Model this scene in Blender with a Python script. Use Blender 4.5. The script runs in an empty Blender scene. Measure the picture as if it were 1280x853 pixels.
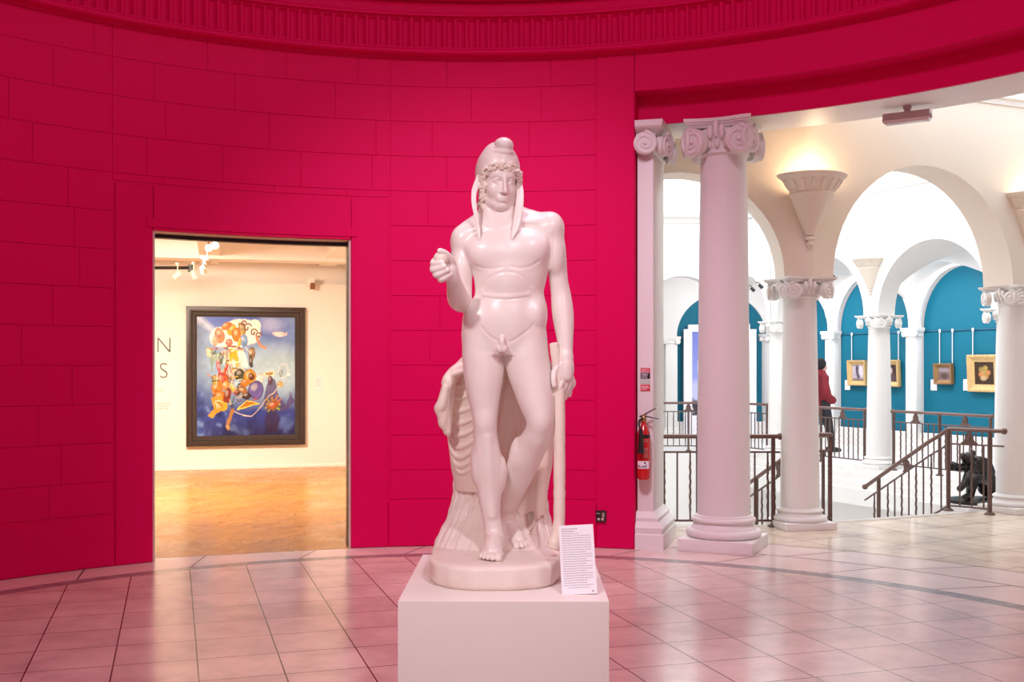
import bpy, bmesh, math, random
import numpy as np
from mathutils import Vector, Matrix
random.seed(7); RNG = np.random.default_rng(7)
PI = math.pi
scene = bpy.context.scene
COL = scene.collection

# ------------------------------------------------------------------ camera, world, light, exposure
FPX, HZ, CAMH = 1366.0, 457.0, 1.6
cam_d = bpy.data.cameras.new('camera'); cam = bpy.data.objects.new('camera', cam_d); COL.objects.link(cam)
cam.location = (0, 0, CAMH); cam.rotation_euler = (PI/2, 0, 0)
cam_d.sensor_width = 36.0; cam_d.lens = FPX/1280*36.0; cam_d.shift_y = (HZ-426.5)/1280
cam_d.clip_start = 0.05; cam_d.clip_end = 200
scene.camera = cam
scene.view_settings.view_transform = 'Standard'; scene.view_settings.look = 'None'
scene.view_settings.gamma = 1.0; scene.view_settings.exposure = 0.3
try: scene.view_settings.use_curve_mapping = False
except Exception: pass
scene.cycles.use_denoising = True
scene.cycles.max_bounces = 10; scene.cycles.diffuse_bounces = 6; scene.cycles.glossy_bounces = 4
scene.cycles.sample_clamp_indirect = 6.0
wd = bpy.data.worlds.new('world'); scene.world = wd; wd.use_nodes = True
wd.node_tree.nodes['Background'].inputs[0].default_value = (1.0, 0.93, 0.95, 1)
wd.node_tree.nodes['Background'].inputs[1].default_value = 0.5

def lamp(kind, name, loc, energy, color=(1,1,1), target=None, size=0.3, spot=None, blend=0.5, size_y=None):
    d = bpy.data.lights.new(name, kind); d.energy = energy; d.color = color
    o = bpy.data.objects.new(name, d); COL.objects.link(o); o.location = loc
    if target is not None:
        o.rotation_euler = (Vector(target)-Vector(loc)).to_track_quat('-Z', 'Y').to_euler()
    if kind == 'AREA':
        d.size = size
        if size_y: d.shape = 'RECTANGLE'; d.size_y = size_y
        else: d.shape = 'DISK'
    else: d.shadow_soft_size = size
    if kind == 'SPOT': d.spot_size = math.radians(spot); d.spot_blend = blend
    return o
RCX = -0.28
lamp('AREA', 'added_dome_fill', (RCX+.6, 5.2, 6.2), 84, (1.0,.76,.98), (RCX+.2, 6.0, 0), 1.2)  # soft fill added under the dome, no fixture modelled
lamp('SPOT', 'unseen_spot', (-1.9, .9, 4.6), 390, (1.0,.92,.96), (-.12,4.7,1.0), .12, 37, .85)  # key light added in front of the statue, from the left
lamp('SPOT', 'unseen_spot', (1.5, .9, 4.6), 250, (1.0,.90,.98), (-.1,4.8,.95), .12, 37, .85)  # second added front key, from the right
lamp('SPOT', 'unseen_spot', (-.2, 5.2, 5.6), 620, (1.0,.84,1.0), (-.2,9.7,1.0), .25, 62, 1.0)
lamp('AREA', 'gallery_lamp', (-4.4, 12.6, 3.45), 480, (1.0,.84,.66), (-3.9, 15.5, .3), 1.6)
lamp('AREA', 'hall_lamp', (3.9, 9.6, 4.5), 8, (1.0,.80,.62), (4.0, 9.8, 0), 1.2)
lamp('AREA', 'added_aisle_fill', (6.6, 18.9, 3.3), 48, (.97,.97,1.0), (7.3, 19.4, 1.0), .8)  # fills added under the vaults to brighten the dim aisle
lamp('AREA', 'added_aisle_fill', (7.5, 16.6, 3.3), 48, (.97,.97,1.0), (8.2, 17.1, 1.0), .8)
lamp('AREA', 'added_aisle_fill', (5.5, 21.3, 3.3), 48, (.97,.97,1.0), (6.2, 21.8, 1.0), .8)
lamp('AREA', 'added_aisle_fill', (4.2, 22.3, 3.3), 26, (.97,.97,1.0), (4.4, 24.2, 1.2), .8)


# ------------------------------------------------------------------ helpers
def PX(x, y, Y):
    """photo pixel at depth Y -> world point"""
    return Vector(((x-640)/FPX*Y, Y, CAMH+(HZ-y)/FPX*Y))
RC = (-0.28, 4.95)                    # rotunda centre
def ring(a, R, z=0.0):
    return (RC[0]+R*math.sin(a), RC[1]+R*math.cos(a), z)
def ang_of_px(x, R=4.75):
    k = (x-640)/FPX; A = k*k+1; B = -2*(k*RC[0]+RC[1]); Cc = RC[0]**2+RC[1]**2-R*R
    Y = (-B+math.sqrt(B*B-4*A*Cc))/(2*A)
    return math.atan2(k*Y-RC[0], Y-RC[1])

class MB:
    def __init__(s): s.v = []; s.f = []; s.m = []; s.uv = None
    def add(s, vs, fs, mi=0):
        b = len(s.v); s.v += [tuple(p) for p in vs]; s.f += [[b+i for i in f] for f in fs]; s.m += [mi]*len(fs); return s
    def box(s, lo, hi, M=None, mi=0, bev=0.0):
        x0,y0,z0 = lo; x1,y1,z1 = hi
        if bev <= 0:
            vs = [(x0,y0,z0),(x1,y0,z0),(x1,y1,z0),(x0,y1,z0),(x0,y0,z1),(x1,y0,z1),(x1,y1,z1),(x0,y1,z1)]
            fs = [(0,3,2,1),(4,5,6,7),(0,1,5,4),(1,2,6,5),(2,3,7,6),(3,0,4,7)]
        else:
            bm = bmesh.new(); bmesh.ops.create_cube(bm, size=1)
            for v in bm.verts: v.co = Vector(((x0+x1)/2+v.co.x*(x1-x0), (y0+y1)/2+v.co.y*(y1-y0), (z0+z1)/2+v.co.z*(z1-z0)))
            bmesh.ops.bevel(bm, geom=list(bm.edges), offset=bev, segments=2, affect='EDGES', profile=0.6)
            bm.verts.index_update()
            vs = [tuple(v.co) for v in bm.verts]; fs = [[v.index for v in f.verts] for f in bm.faces]; bm.free()
        if M is not None: vs = [tuple(M @ Vector(p)) for p in vs]
        return s.add(vs, fs, mi)
    def loft(s, rings, close=True, cap=(True, True), mi=0):
        n = len(rings[0]); vs = [p for r in rings for p in r]; fs = []
        for i in range(len(rings)-1):
            for j in range(n if close else n-1):
                k = (j+1) % n
                fs.append((i*n+j, i*n+k, (i+1)*n+k, (i+1)*n+j))
        if cap[0]: fs.append(tuple(range(n-1, -1, -1)))
        if cap[1]: fs.append(tuple((len(rings)-1)*n+j for j in range(n)))
        return s.add(vs, fs, mi)
    def lathe(s, prof, n=32, c=(0,0,0), M=None, a0=0, a1=2*PI, cap=(True,True), mi=0):
        full = abs(a1-a0-2*PI) < 1e-6
        m = n if full else n+1
        rings = []
        for r, z in prof:
            rg = []
            for j in range(m):
                a = a0+(a1-a0)*j/n
                p = Vector((c[0]+r*math.cos(a), c[1]+r*math.sin(a), c[2]+z))
                rg.append(tuple(M @ p) if M is not None else tuple(p))
            rings.append(rg)
        return s.loft(rings, close=full, cap=cap if full else (False, False), mi=mi)
    def tube(s, pts, rad, n=10, flat=1.0, up=None, mi=0, cap=True, tw=0.0):
        pts = [Vector(p) for p in pts]; m = len(pts)
        if not hasattr(rad, '__len__'): rad = [rad]*m
        rings = []; ref = Vector(up) if up else None; prev = None
        for i, p in enumerate(pts):
            t = (pts[min(i+1,m-1)]-pts[max(i-1,0)])
            if t.length < 1e-9: t = Vector((0,0,1))
            t.normalize()
            if ref is not None: a = ref.cross(t)
            elif prev is not None: a = prev - t*prev.dot(t)
            else: a = (Vector((0,0,1)) if abs(t.z) < .9 else Vector((1,0,0))).cross(t)
            if a.length < 1e-6: a = Vector((1,0,0)).cross(t)
            a.normalize(); prev = a; b = t.cross(a)
            rg = []
            for j in range(n):
                th = 2*PI*j/n + tw*i
                rg.append(tuple(p + a*(rad[i]*math.cos(th)) + b*(rad[i]*flat*math.sin(th))))
            rings.append(rg)
        return s.loft(rings, cap=(cap, cap), mi=mi)
    def sphere(s, c, r, n=14, M=None, mi=0):
        if not hasattr(r, '__len__'): r = (r,r,r)
        rings = []
        for i in range(1, n):
            ph = PI*i/n; rg = []
            for j in range(2*n):
                th = PI*j/n
                p = Vector((c[0]+r[0]*math.sin(ph)*math.cos(th), c[1]+r[1]*math.sin(ph)*math.sin(th), c[2]-r[2]*math.cos(ph)))
                rg.append(tuple(M @ p) if M is not None else tuple(p))
            rings.append(rg)
        return s.loft(rings, mi=mi)
    def build(s, name, mats, parent=None, smooth=True, angle=38, loc=None, fixn=True):
        me = bpy.data.meshes.new(name); me.from_pydata(s.v, [], s.f); 
        mats = mats if isinstance(mats, (list, tuple)) else [mats]
        for m in mats: me.materials.append(m)
        me.polygons.foreach_set('material_index', s.m)
        if s.uv is not None:
            ul = me.uv_layers.new(name='UVMap')
            arr = np.array([s.uv[i] for f in s.f for i in f], dtype=np.float32).ravel(); ul.data.foreach_set('uv', arr)
        if fixn:
            bm = bmesh.new(); bm.from_mesh(me); bmesh.ops.recalc_face_normals(bm, faces=bm.faces); bm.to_mesh(me); bm.free()
        o = bpy.data.objects.new(name, me); COL.objects.link(o)
        finish(o, smooth, angle)
        if parent is not None: o.parent = parent
        if loc is not None: o.location = loc
        return o
def finish(o, smooth=True, angle=38):
    me = o.data
    if smooth:
        me.polygons.foreach_set('use_smooth', [True]*len(me.polygons))
        if angle < 179: me.set_sharp_from_angle(angle=math.radians(angle))
    me.update()
def np_mesh(name, V, F, mat, parent=None):
    me = bpy.data.meshes.new(name); V = np.asarray(V, np.float32); F = np.asarray(F, np.int32)
    me.vertices.add(len(V)); me.vertices.foreach_set('co', V.ravel())
    me.loops.add(F.size); me.loops.foreach_set('vertex_index', F.ravel())
    me.polygons.add(len(F)); me.polygons.foreach_set('loop_start', np.arange(len(F), dtype=np.int32)*F.shape[1])
    me.update(calc_edges=True); me.validate()
    me.materials.append(mat); me.polygons.foreach_set('use_smooth', np.ones(len(me.polygons), bool))
    o = bpy.data.objects.new(name, me); COL.objects.link(o)
    if parent is not None: o.parent = parent
    return o
def tag(o, label=None, cat=None, group=None, kind=None):
    if label: o['label'] = label
    if cat: o['category'] = cat
    if group: o['group'] = group
    if kind: o['kind'] = kind
    return o
def thing(name, label, cat, loc=(0,0,0), rz=0.0, group=None):
    o = bpy.data.objects.new(name, None); COL.objects.link(o); o.location = loc; o.rotation_euler = (0,0,rz)
    o.empty_display_size = .1
    return tag(o, label, cat, group)
def struct(o): o['kind'] = 'structure'; return o
def dup(root, loc, rz, label=None, group=None, scale=None):
    r = root.copy(); COL.objects.link(r); r.location = loc; r.rotation_euler = (0,0,rz)
    if scale: r.scale = scale
    if label: r['label'] = label
    if group: r['group'] = group
    for ch in list(root.children):
        c = ch.copy(); COL.objects.link(c); c.parent = r
        for g in ch.children:
            d = g.copy(); COL.objects.link(d); d.parent = c
    return r

# ------------------------------------------------------------------ materials
def mat(name, color, rough=0.5, metal=0.0, noise=None, bump=None, spec=0.5, emit=None, coat=0.0, sss=0.0):
    """noise=(scale, second colour, contrast lo, hi) ; bump=(scale, strength, distance)"""
    m = bpy.data.materials.new(name); m.use_nodes = True; nt = m.node_tree; b = nt.nodes['Principled BSDF']
    b.inputs['Base Color'].default_value = (*color, 1); b.inputs['Roughness'].default_value = rough
    b.inputs['Metallic'].default_value = metal; b.inputs['Specular IOR Level'].default_value = spec
    b.inputs['Coat Weight'].default_value = coat
    if sss > 0:
        b.inputs['Subsurface Weight'].default_value = sss; b.inputs['Subsurface Radius'].default_value = (1,.6,.5); b.inputs['Subsurface Scale'].default_value = .012
    tc = nt.nodes.new('ShaderNodeTexCoord')
    if noise:
        n = nt.nodes.new('ShaderNodeTexNoise'); n.inputs['Scale'].default_value = noise[0]; n.inputs['Detail'].default_value = 5
        nt.links.new(tc.outputs['Object'], n.inputs['Vector'])
        r = nt.nodes.new('ShaderNodeValToRGB'); lo, hi = (noise[2], noise[3]) if len(noise) > 3 else (.3, .7)
        r.color_ramp.elements[0].position = lo; r.color_ramp.elements[1].position = hi
        r.color_ramp.elements[0].color = (*color, 1); r.color_ramp.elements[1].color = (*noise[1], 1)
        nt.links.new(n.outputs['Fac'], r.inputs[0]); nt.links.new(r.outputs[0], b.inputs['Base Color'])
    if bump:
        n2 = nt.nodes.new('ShaderNodeTexNoise'); n2.inputs['Scale'].default_value = bump[0]; n2.inputs['Detail'].default_value = 4
        nt.links.new(tc.outputs['Object'], n2.inputs['Vector'])
        bp = nt.nodes.new('ShaderNodeBump'); bp.inputs['Strength'].default_value = bump[1]; bp.inputs['Distance'].default_value = bump[2]
        nt.links.new(n2.outputs['Fac'], bp.inputs['Height']); nt.links.new(bp.outputs[0], b.inputs['Normal'])
    if emit:
        b.inputs['Emission Color'].default_value = (*emit[0], 1); b.inputs['Emission Strength'].default_value = emit[1]
    return m
def tile_mat(name, c1, c2, mortar, size, origin, rot, msize=0.012, rough=0.2, offset=0.0, spec=0.5, bw=1.0, nscale=3.0, namt=.25):
    m = bpy.data.materials.new(name); m.use_nodes = True; nt = m.node_tree; b = nt.nodes['Principled BSDF']; L = nt.links.new
    geo = nt.nodes.new('ShaderNodeNewGeometry')
    sub = nt.nodes.new('ShaderNodeVectorMath'); sub.operation = 'SUBTRACT'; sub.inputs[1].default_value = (*origin, 0)
    L(geo.outputs['Position'], sub.inputs[0])
    mp = nt.nodes.new('ShaderNodeVectorRotate'); mp.rotation_type = 'Z_AXIS'; mp.inputs['Angle'].default_value = -rot
    L(sub.outputs[0], mp.inputs['Vector'])
    sc = nt.nodes.new('ShaderNodeVectorMath'); sc.operation = 'SCALE'; sc.inputs['Scale'].default_value = 1/size
    L(mp.outputs[0], sc.inputs[0])
    br = nt.nodes.new('ShaderNodeTexBrick'); br.offset = offset; br.squash = 1; br.inputs['Scale'].default_value = 1
    br.inputs['Brick Width'].default_value = bw; br.inputs['Row Height'].default_value = 1; br.inputs['Mortar Size'].default_value = msize
    br.inputs['Mortar Smooth'].default_value = .2; br.inputs['Bias'].default_value = 0
    br.inputs['Color1'].default_value = (*c1, 1); br.inputs['Color2'].default_value = (*c2, 1); br.inputs['Mortar'].default_value = (*mortar, 1)
    L(sc.outputs[0], br.inputs['Vector'])
    n = nt.nodes.new('ShaderNodeTexNoise'); n.inputs['Scale'].default_value = nscale; n.inputs['Detail'].default_value = 8; n.inputs['Roughness'].default_value = .65
    L(geo.outputs['Position'], n.inputs['Vector'])
    mr = nt.nodes.new('ShaderNodeMapRange'); mr.inputs[1].default_value = .3; mr.inputs[2].default_value = .7; mr.inputs[3].default_value = 1-namt; mr.inputs[4].default_value = 1+namt*.4
    L(n.outputs['Fac'], mr.inputs[0])
    mx = nt.nodes.new('ShaderNodeVectorMath'); mx.operation = 'SCALE'
    L(br.outputs['Color'], mx.inputs[0]); L(mr.outputs[0], mx.inputs['Scale']); L(mx.outputs[0], b.inputs['Base Color'])
    n3 = nt.nodes.new('ShaderNodeTexNoise'); n3.inputs['Scale'].default_value = 1.7; n3.inputs['Detail'].default_value = 6
    L(geo.outputs['Position'], n3.inputs['Vector'])
    r3 = nt.nodes.new('ShaderNodeMapRange'); r3.inputs[1].default_value = .3; r3.inputs[2].default_value = .75; r3.inputs[3].default_value = rough*.8; r3.inputs[4].default_value = rough*1.35
    L(n3.outputs['Fac'], r3.inputs[0]); L(r3.outputs[0], b.inputs['Roughness'])
    b.inputs['Specular IOR Level'].default_value = spec
    bp = nt.nodes.new('ShaderNodeBump'); bp.inputs['Strength'].default_value = .25; bp.inputs['Distance'].default_value = .004; bp.invert = True
    L(br.outputs['Fac'], bp.inputs['Height']); L(bp.outputs[0], b.inputs['Normal'])
    return m
M = {}
M['red'] = mat('crimson paint', (.68,.0010,.095), .55, spec=.08, bump=(60,.05,.002))
M['white'] = mat('white paint', (.80,.775,.755), .5, spec=.3, bump=(30,.03,.002))
M['plaster'] = mat('cream plaster', (.80,.71,.62), .6, spec=.3)
M['blue'] = mat('teal paint', (.003,.135,.215), .6, spec=.25)
M['gallery'] = mat('gallery white', (.86,.83,.79), .6, spec=.3)
M['iron'] = mat('brown wrought iron', (.12,.075,.065), .45, .4, noise=(40,(.17,.10,.085)))
M['handrail'] = mat('brown handrail', (.17,.09,.075), .35, .2)
M['black'] = mat('black plastic', (.012,.012,.013), .4)
M['bronze'] = mat('dark bronze', (.020,.017,.016), .22, .5, noise=(20,(.045,.035,.03)))
M['frame_dark'] = mat('dark stained frame', (.028,.018,.014), .4, noise=(30,(.045,.03,.022)))
M['gilt'] = mat('gilt wood', (.56,.36,.14), .45, .2, noise=(60,(.70,.48,.22)), bump=(90,.5,.006))
M['gilt_dull'] = mat('dull gilt wood', (.24,.13,.055), .45, .25, noise=(60,(.36,.20,.08)), bump=(90,.5,.006))
M['card'] = mat('white card', (.88,.86,.90), .6)
M['ink'] = mat('grey ink', (.30,.26,.29), .7)
M['letter'] = mat('dark lettering', (.06,.06,.07), .6)
M['plinth'] = mat('cream painted board', (.80,.74,.69), .55, spec=.3)
M['marble'] = mat('white marble', (.86,.775,.725), .33, noise=(7,(.90,.82,.78),.35,.6), spec=.5, sss=.12)
M['marble_warm'] = mat('warm marble', (.87,.74,.645), .45, noise=(9,(.90,.79,.70)), bump=(70,.15,.003), sss=.1)
M['marble_rough'] = mat('rough marble', (.83,.72,.655), .5, noise=(11,(.88,.79,.73)), bump=(45,.3,.006))
M['steel'] = mat('brushed steel', (.55,.53,.5), .3, .9)
M['fixture'] = mat('grey fixture metal', (.50,.40,.40), .45)
M['lens'] = mat('clear prismatic lens', (.85,.85,.85), .15)
M['ext_red'] = mat('extinguisher red', (.55,.008,.012), .25, coat=.4)
M['sign_red'] = mat('sign red', (.62,.02,.04), .5)
M['sign_green'] = mat('sign green', (.35,.5,.38), .5)
M['stone_ring'] = mat('pale border stone', (.80,.65,.60), .22, noise=(3,(.72,.57,.52)))
M['stone_grey'] = mat('grey marble strip', (.20,.17,.17), .22, noise=(14,(.34,.29,.28)))
M['joint'] = mat('dark joint', (.08,.05,.04), .7)
M['skylight'] = mat('bright skylight glass', (.9,.95,1), .4, emit=((.90,.96,1.0), 1.8))
M['bulb'] = mat('lit lamp face', (1,1,1), .4, emit=((1.0,.85,.62), 40.0))
M['track'] = mat('white track metal', (.75,.70,.62), .4)
M['floor'] = tile_mat('rotunda stone tiles', (.76,.585,.535), (.68,.52,.47), (.06,.03,.025), .431, (-1.713,5.946), math.radians(17.2), .010, .19, namt=.24)
M['floor_hall'] = tile_mat('hall stone tiles', (.82,.68,.55), (.74,.60,.47), (.24,.15,.10), .60, (4.0,10.0), math.radians(28), .010, .20)
# ------------------------------------------------------------------ rotunda shell
R0 = 4.75
A_DL, A_DR = ang_of_px(191), ang_of_px(438.5)       # doorway edges
A_OP, A_OE = ang_of_px(793.5), math.radians(76)     # wide opening to the hall
A_L, A_R = math.radians(-158), math.radians(158)    # gap behind the viewer
DOOR_H, LINT_H, TOP_H = 2.70, 3.98, 4.325
def arc_box(mb, a0, a1, r0, r1, z0, z1, step=math.radians(1.5), ch=0.0, mi=0):
    """block following the wall; r0 inner face (towards the room), chamfered by ch"""
    n = max(1, int(math.ceil((a1-a0)/step))); rings = []
    for i in range(n+1):
        a = a0+(a1-a0)*i/n; e = 0.0
        if ch and i == 0: e = ch/r0
        if ch and i == n: e = -ch/r0
        rings.append([ring(a, r1, z0), ring(a, r1, z1), ring(a+e, r0, z1-ch), ring(a+e, r0, z0+ch)])
    mb.loft(rings, cap=(True, True), mi=mi)
mb = MB(); WT = .30
for (a0, a1, z0, z1) in ((A_L, A_DL, 0, TOP_H), (A_DL, A_DR, DOOR_H, TOP_H), (A_DR, A_OP, 0, TOP_H), (A_OP, A_OE, LINT_H, TOP_H), (A_OE, A_R, 0, TOP_H)):
    arc_box(mb, a0, a1, R0, R0+WT, z0, z1)
# plain raised bands: base, door surround, opening surround
T = .016; A_S0, A_S1, SUR_H = ang_of_px(143), ang_of_px(485), 3.06
A_O0 = ang_of_px(746)
arc_box(mb, A_L, A_S0, R0-T, R0+.01, .0, .40, ch=.008)
arc_box(mb, A_S0, A_DL, R0-T, R0+.01, .0, SUR_H, ch=.006)
arc_box(mb, A_DR, A_S1, R0-T, R0+.01, .0, SUR_H, ch=.006)
arc_box(mb, A_DL, A_DR, R0-T, R0+.01, DOOR_H, SUR_H, ch=.004)
arc_box(mb, A_DL-.012, A_DR+.012, R0-T-.010, R0+.01, DOOR_H+.02, DOOR_H+.10, ch=.006)
arc_box(mb, A_S1, A_O0, R0-T, R0+.01, .0, .40, ch=.008)
arc_box(mb, A_O0, A_OP, R0-T, R0+.01, .0, TOP_H, ch=.006)
arc_box(mb, A_OP, A_OE, R0-T, R0+.01, LINT_H, TOP_H, ch=.006)
arc_box(mb, A_OE, A_R, R0-T, R0+.01, 0, TOP_H, ch=.006)
# ashlar blocks with open joints
HB, ZJ = .308, 1.60
def blocks(a0, a1, z_lo, z_hi, seed):
    rg = random.Random(seed)
    k0 = int(math.floor((z_lo-ZJ)/HB))-1
    for k in range(k0, 14):
        zb, zt = max(ZJ+k*HB, z_lo), min(ZJ+(k+1)*HB, z_hi)
        if zt-zb < .05: continue
        a = a0 - (rg.random()*.5)/R0
        while a < a1:
            w = rg.choice((.62, .66, .72, .86, .92))/R0
            b0, b1 = max(a, a0), min(a+w, a1)
            if a1-b1 < .12/R0: b1 = a1
            if b1-b0 > .03/R0: arc_box(mb, b0, b1, R0-.006, R0+.004, zb, zt, step=math.radians(2.5), ch=.0038)
            a = b1 if b1 >= a1 else a+w
blocks(math.radians(-110), A_S0-.004, .42, TOP_H, 3)
blocks(A_S0-.004, A_S1+.004, SUR_H+.02, TOP_H, 5)
blocks(A_S1+.004, A_O0-.002, .42, TOP_H, 11)
w = struct(mb.build('wall_rotunda', M['red'], angle=25))

# cornice: a fluted band between fillets, then a projecting crown, all round
mb = MB()
def sweep(prof, a0, a1, step):
    n = int(math.ceil((a1-a0)/step))
    mb.loft([[ring(a0+(a1-a0)*i/n, R0-o, z) for o, z in prof] for i in range(n+1)], cap=(True, True))
sweep([(-.10,4.305),(.0,4.305),(.022,4.310),(.026,4.330),(.105,4.333),(.118,4.345),(.118,4.362),(.100,4.375),(.095,4.384),(-.1,4.384)], A_L, A_R, math.radians(1.2))
sweep([(-.10,4.655),(.085,4.655),(.12,4.662),(.12,4.678),(.105,4.69),(.098,4.72),(.105,4.755),(.12,4.768),(.105,4.772),(.105,4.788),(.20,4.795),(.215,4.83),(.24,4.90),(.30,4.95),(-.1,4.96)], A_L, A_R, math.radians(1.2))
FL = .0965/4.66; nfl = int((math.radians(60)-math.radians(-62))/FL); rings_ = []
for i in range(nfl):
    for q, dep in ((0,.0),(.12,.0),(.2,.022),(.35,.034),(.55,.036),(.72,.03),(.87,.014),(.93,0)):
        a = math.radians(-62)+(i+q)*FL
        o = .082-dep
        rings_.append([ring(a, R0+.1, 4.384), ring(a, R0-.085, 4.384), ring(a, R0-.085, 4.396), ring(a, R0-o, 4.402), ring(a, R0-o, 4.63), ring(a, R0-.085, 4.647), ring(a, R0-.085, 4.655), ring(a, R0+.1, 4.655)])
mb.loft(rings_, cap=(True, True))
for a0, a1 in ((A_L, math.radians(-62)), (math.radians(-62)+nfl*FL-.001, A_R)): arc_box(mb, a0, a1, R0-.085, R0+.1, 4.384, 4.655)
struct(mb.build('trim_1', M['red'], angle=30))
# drum and dome over the rotunda
mb = MB(); prof = [(4.80,4.94)]+[(4.80*math.cos(t), 5.30+1.7*math.sin(t)) for t in np.linspace(0, 1.36, 14)]
mb.lathe(prof, 64, c=(RC[0],RC[1],0), cap=(False, False))
struct(mb.build('ceiling', M['white'], angle=60))

# ------------------------------------------------------------------ floors
def annulus(mb, r0, r1, a0, a1, z, step=math.radians(2), mi=0):
    n = int(math.ceil((a1-a0)/step))
    for i in range(n):
        p, q = a0+(a1-a0)*i/n, a0+(a1-a0)*(i+1)/n
        if r0 > 0: mb.add([ring(p,r0,z), ring(p,r1,z), ring(q,r1,z), ring(q,r0,z)], [(0,1,2,3)], mi)
        else: mb.add([ring(0,0,z), ring(p,r1,z), ring(q,r1,z)], [(0,1,2)], mi)
RB0, RB1, RB2, RB3 = 4.22, 4.365, 4.92, 5.47
mb = MB(); annulus(mb, 0, RB0, 0, 2*PI, 0); struct(mb.build('floor', M['floor']))
mb = MB(); annulus(mb, RB0, RB1, 0, 2*PI, 0); struct(mb.build('trim_2', M['stone_grey']))
mb = MB(); annulus(mb, RB1, RB2, 0, 2*PI, 0); annulus(mb, RB2, RB3, math.radians(8), math.radians(120), 0)
for k in range(-8, 14):                            # radial joints in the border stones
    a = math.radians(11.5*k+3.2); d = .007/R0
    mb.add([ring(a-d,RB1,.0006), ring(a+.06-d,RB2,.0006), ring(a+.06+d,RB2,.0006), ring(a+d,RB1,.0006)], [(0,1,2,3)], 1)
    if k > -1:
        a += .09; mb.add([ring(a-d,RB2,.0006), ring(a+.07-d,RB3,.0006), ring(a+.07+d,RB3,.0006), ring(a+d,RB2,.0006)], [(0,1,2,3)], 1)
annulus(mb, RB2-.008, RB2+.008, math.radians(16), math.radians(120), .0006, mi=1)
annulus(mb, RB3-.008, RB3+.008, math.radians(16), math.radians(120), .0006, mi=1)
struct(mb.build('trim_3', [M['stone_ring'], M['joint']], fixn=False))

# ------------------------------------------------------------------ the columned hall: near arcade line
BD = Vector((.918, .397, 0)).normalized(); BN = Vector((-BD.y, BD.x, 0))      # bay direction, towards the stairs
CL, C2 = Vector((.41,10.85,0)), Vector((2.85,10.82,0)); C3 = C2+BD*2.89; C4 = C3+BD*2.6
def ray_poly(a):
    """from the rotunda centre along angle a out to the near arcade polyline"""
    d = Vector((math.sin(a), math.cos(a), 0)); o = Vector((RC[0],RC[1],0))
    best = None
    for p, q in ((Vector((-.5,10.95,0)), C2+Vector((0,.15,0))), (C2+BN*.15, C4+BN*.15+BD*6)):
        e = q-p; den = d.x*e.y-d.y*e.x
        if abs(den) < 1e-9: continue
        w_ = p-o; t = (w_.x*e.y-w_.y*e.x)/den; s_ = (w_.x*d.y-w_.y*d.x)/den
        if t > 0 and -.02 <= s_ <= 1.0001 and (best is None or t < best): best = t
    return o+d*(best if best else 9)
mb = MB(); mc = MB(); N_ = 60; a0, a1 = math.radians(6), math.radians(84)
pi_, po_ = [], []
for i in range(N_+1):
    a = a0+(a1-a0)*i/N_; pi_.append(ring(a, RB3, 0)); po_.append(tuple(ray_poly(a)))
for i in range(N_):
    mb.add([pi_[i], po_[i], po_[i+1], pi_[i+1]], [(0,1,2,3)])
struct(mb.build('floor', M['floor_hall']))
ZC = 4.62
for i in range(N_):
    a, b = a0+(a1-a0)*i/N_, a0+(a1-a0)*(i+1)/N_
    u, v = Vector(po_[i]), Vector(po_[i+1])
    mc.add([ring(a,5.5,ZC), (u.x,u.y,ZC), (v.x,v.y,ZC), ring(b,5.5,ZC)], [(0,1,2,3)])
struct(mc.build('ceiling', M['plaster']))
# beam over the front columns: red recessed face, white soffit
RF0, RF1, BEAM_H = 4.94, 5.58, 3.725
mb = MB(); arc_box(mb, A_OP-.01, A_OE, RF0, RF0+.03, BEAM_H+.004, LINT_H+.3); struct(mb.build('trim_4', M['red']))
mb = MB(); arc_box(mb, A_OP-.01, A_OE, RF0+.02, RF1, BEAM_H, ZC+.05); struct(mb.build('trim_5', M['white']))
mb = MB(); arc_box(mb, A_OE, math.radians(84), R0+.1, RF1, 0, ZC+.05)
arc_box(mb, math.radians(4), A_OP, R0+WT, R0+WT+.3, 0, ZC+.05)
struct(mb.build('wall_hall', M['plaster']))
mb = MB()
q0, q1 = Vector(ring(a1,RB3,0)), Vector(po_[-1]); q2, q3 = Vector(ring(a0,5.2,0)), Vector(po_[0])
for p, q in ((q0,q1),(q2,q3)):
    mb.add([p, q, q+Vector((0,0,ZC)), p+Vector((0,0,ZC))], [(0,1,2,3)])
struct(mb.build('wall_end', M['plaster']))

def arch_wall(mb, p, q, z_top, spr, r, rz, th, off=0.0, nseg=28, zb=None):
    """wall panel from p to q (column centres) with one arched opening; thickness th towards +n"""
    d = (q-p); Lr = d.length; d = d.normalized(); n = Vector((-d.y, d.x, 0))
    c = Lr/2+off
    def W(u, z, t): 
        w_ = p+d*u+n*t; return (w_.x, w_.y, z)
    pts = [(0, spr)]+[(c-r*math.cos(PI*i/nseg), spr+rz*math.sin(PI*i/nseg)) for i in range(nseg+1)]+[(Lr, spr)]
    rings = [[W(u,z,0), W(u,z,th), W(u,z_top,th), W(u,z_top,0)] for u, z in pts]
    mb.loft(rings, cap=(True, True))
TH = .40
mb = MB(); SP = 2.46
sh = Vector((0,-TH/2,0)); shn = BN*(-TH/2)
arch_wall(mb, CL+sh, C2+sh, ZC+.05, SP, 1.02, 1.02, TH)
arch_wall(mb, C2+shn, C3+shn, ZC+.05, SP, 1.20, 1.19, TH)
arch_wall(mb, C3+shn, C4+shn, ZC+.05, SP, 1.08, 1.1, TH)
wf = [C2+sh, C2+shn, C2-shn, C2-sh]
mb.loft([[(w_.x,w_.y,z) for w_ in wf] for z in (SP, ZC+.05)])
mb.add([(-.5,10.65,0),(.2,10.65,0),(.2,10.65,ZC),(-.5,10.65,ZC)], [(0,1,2,3)])
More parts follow.
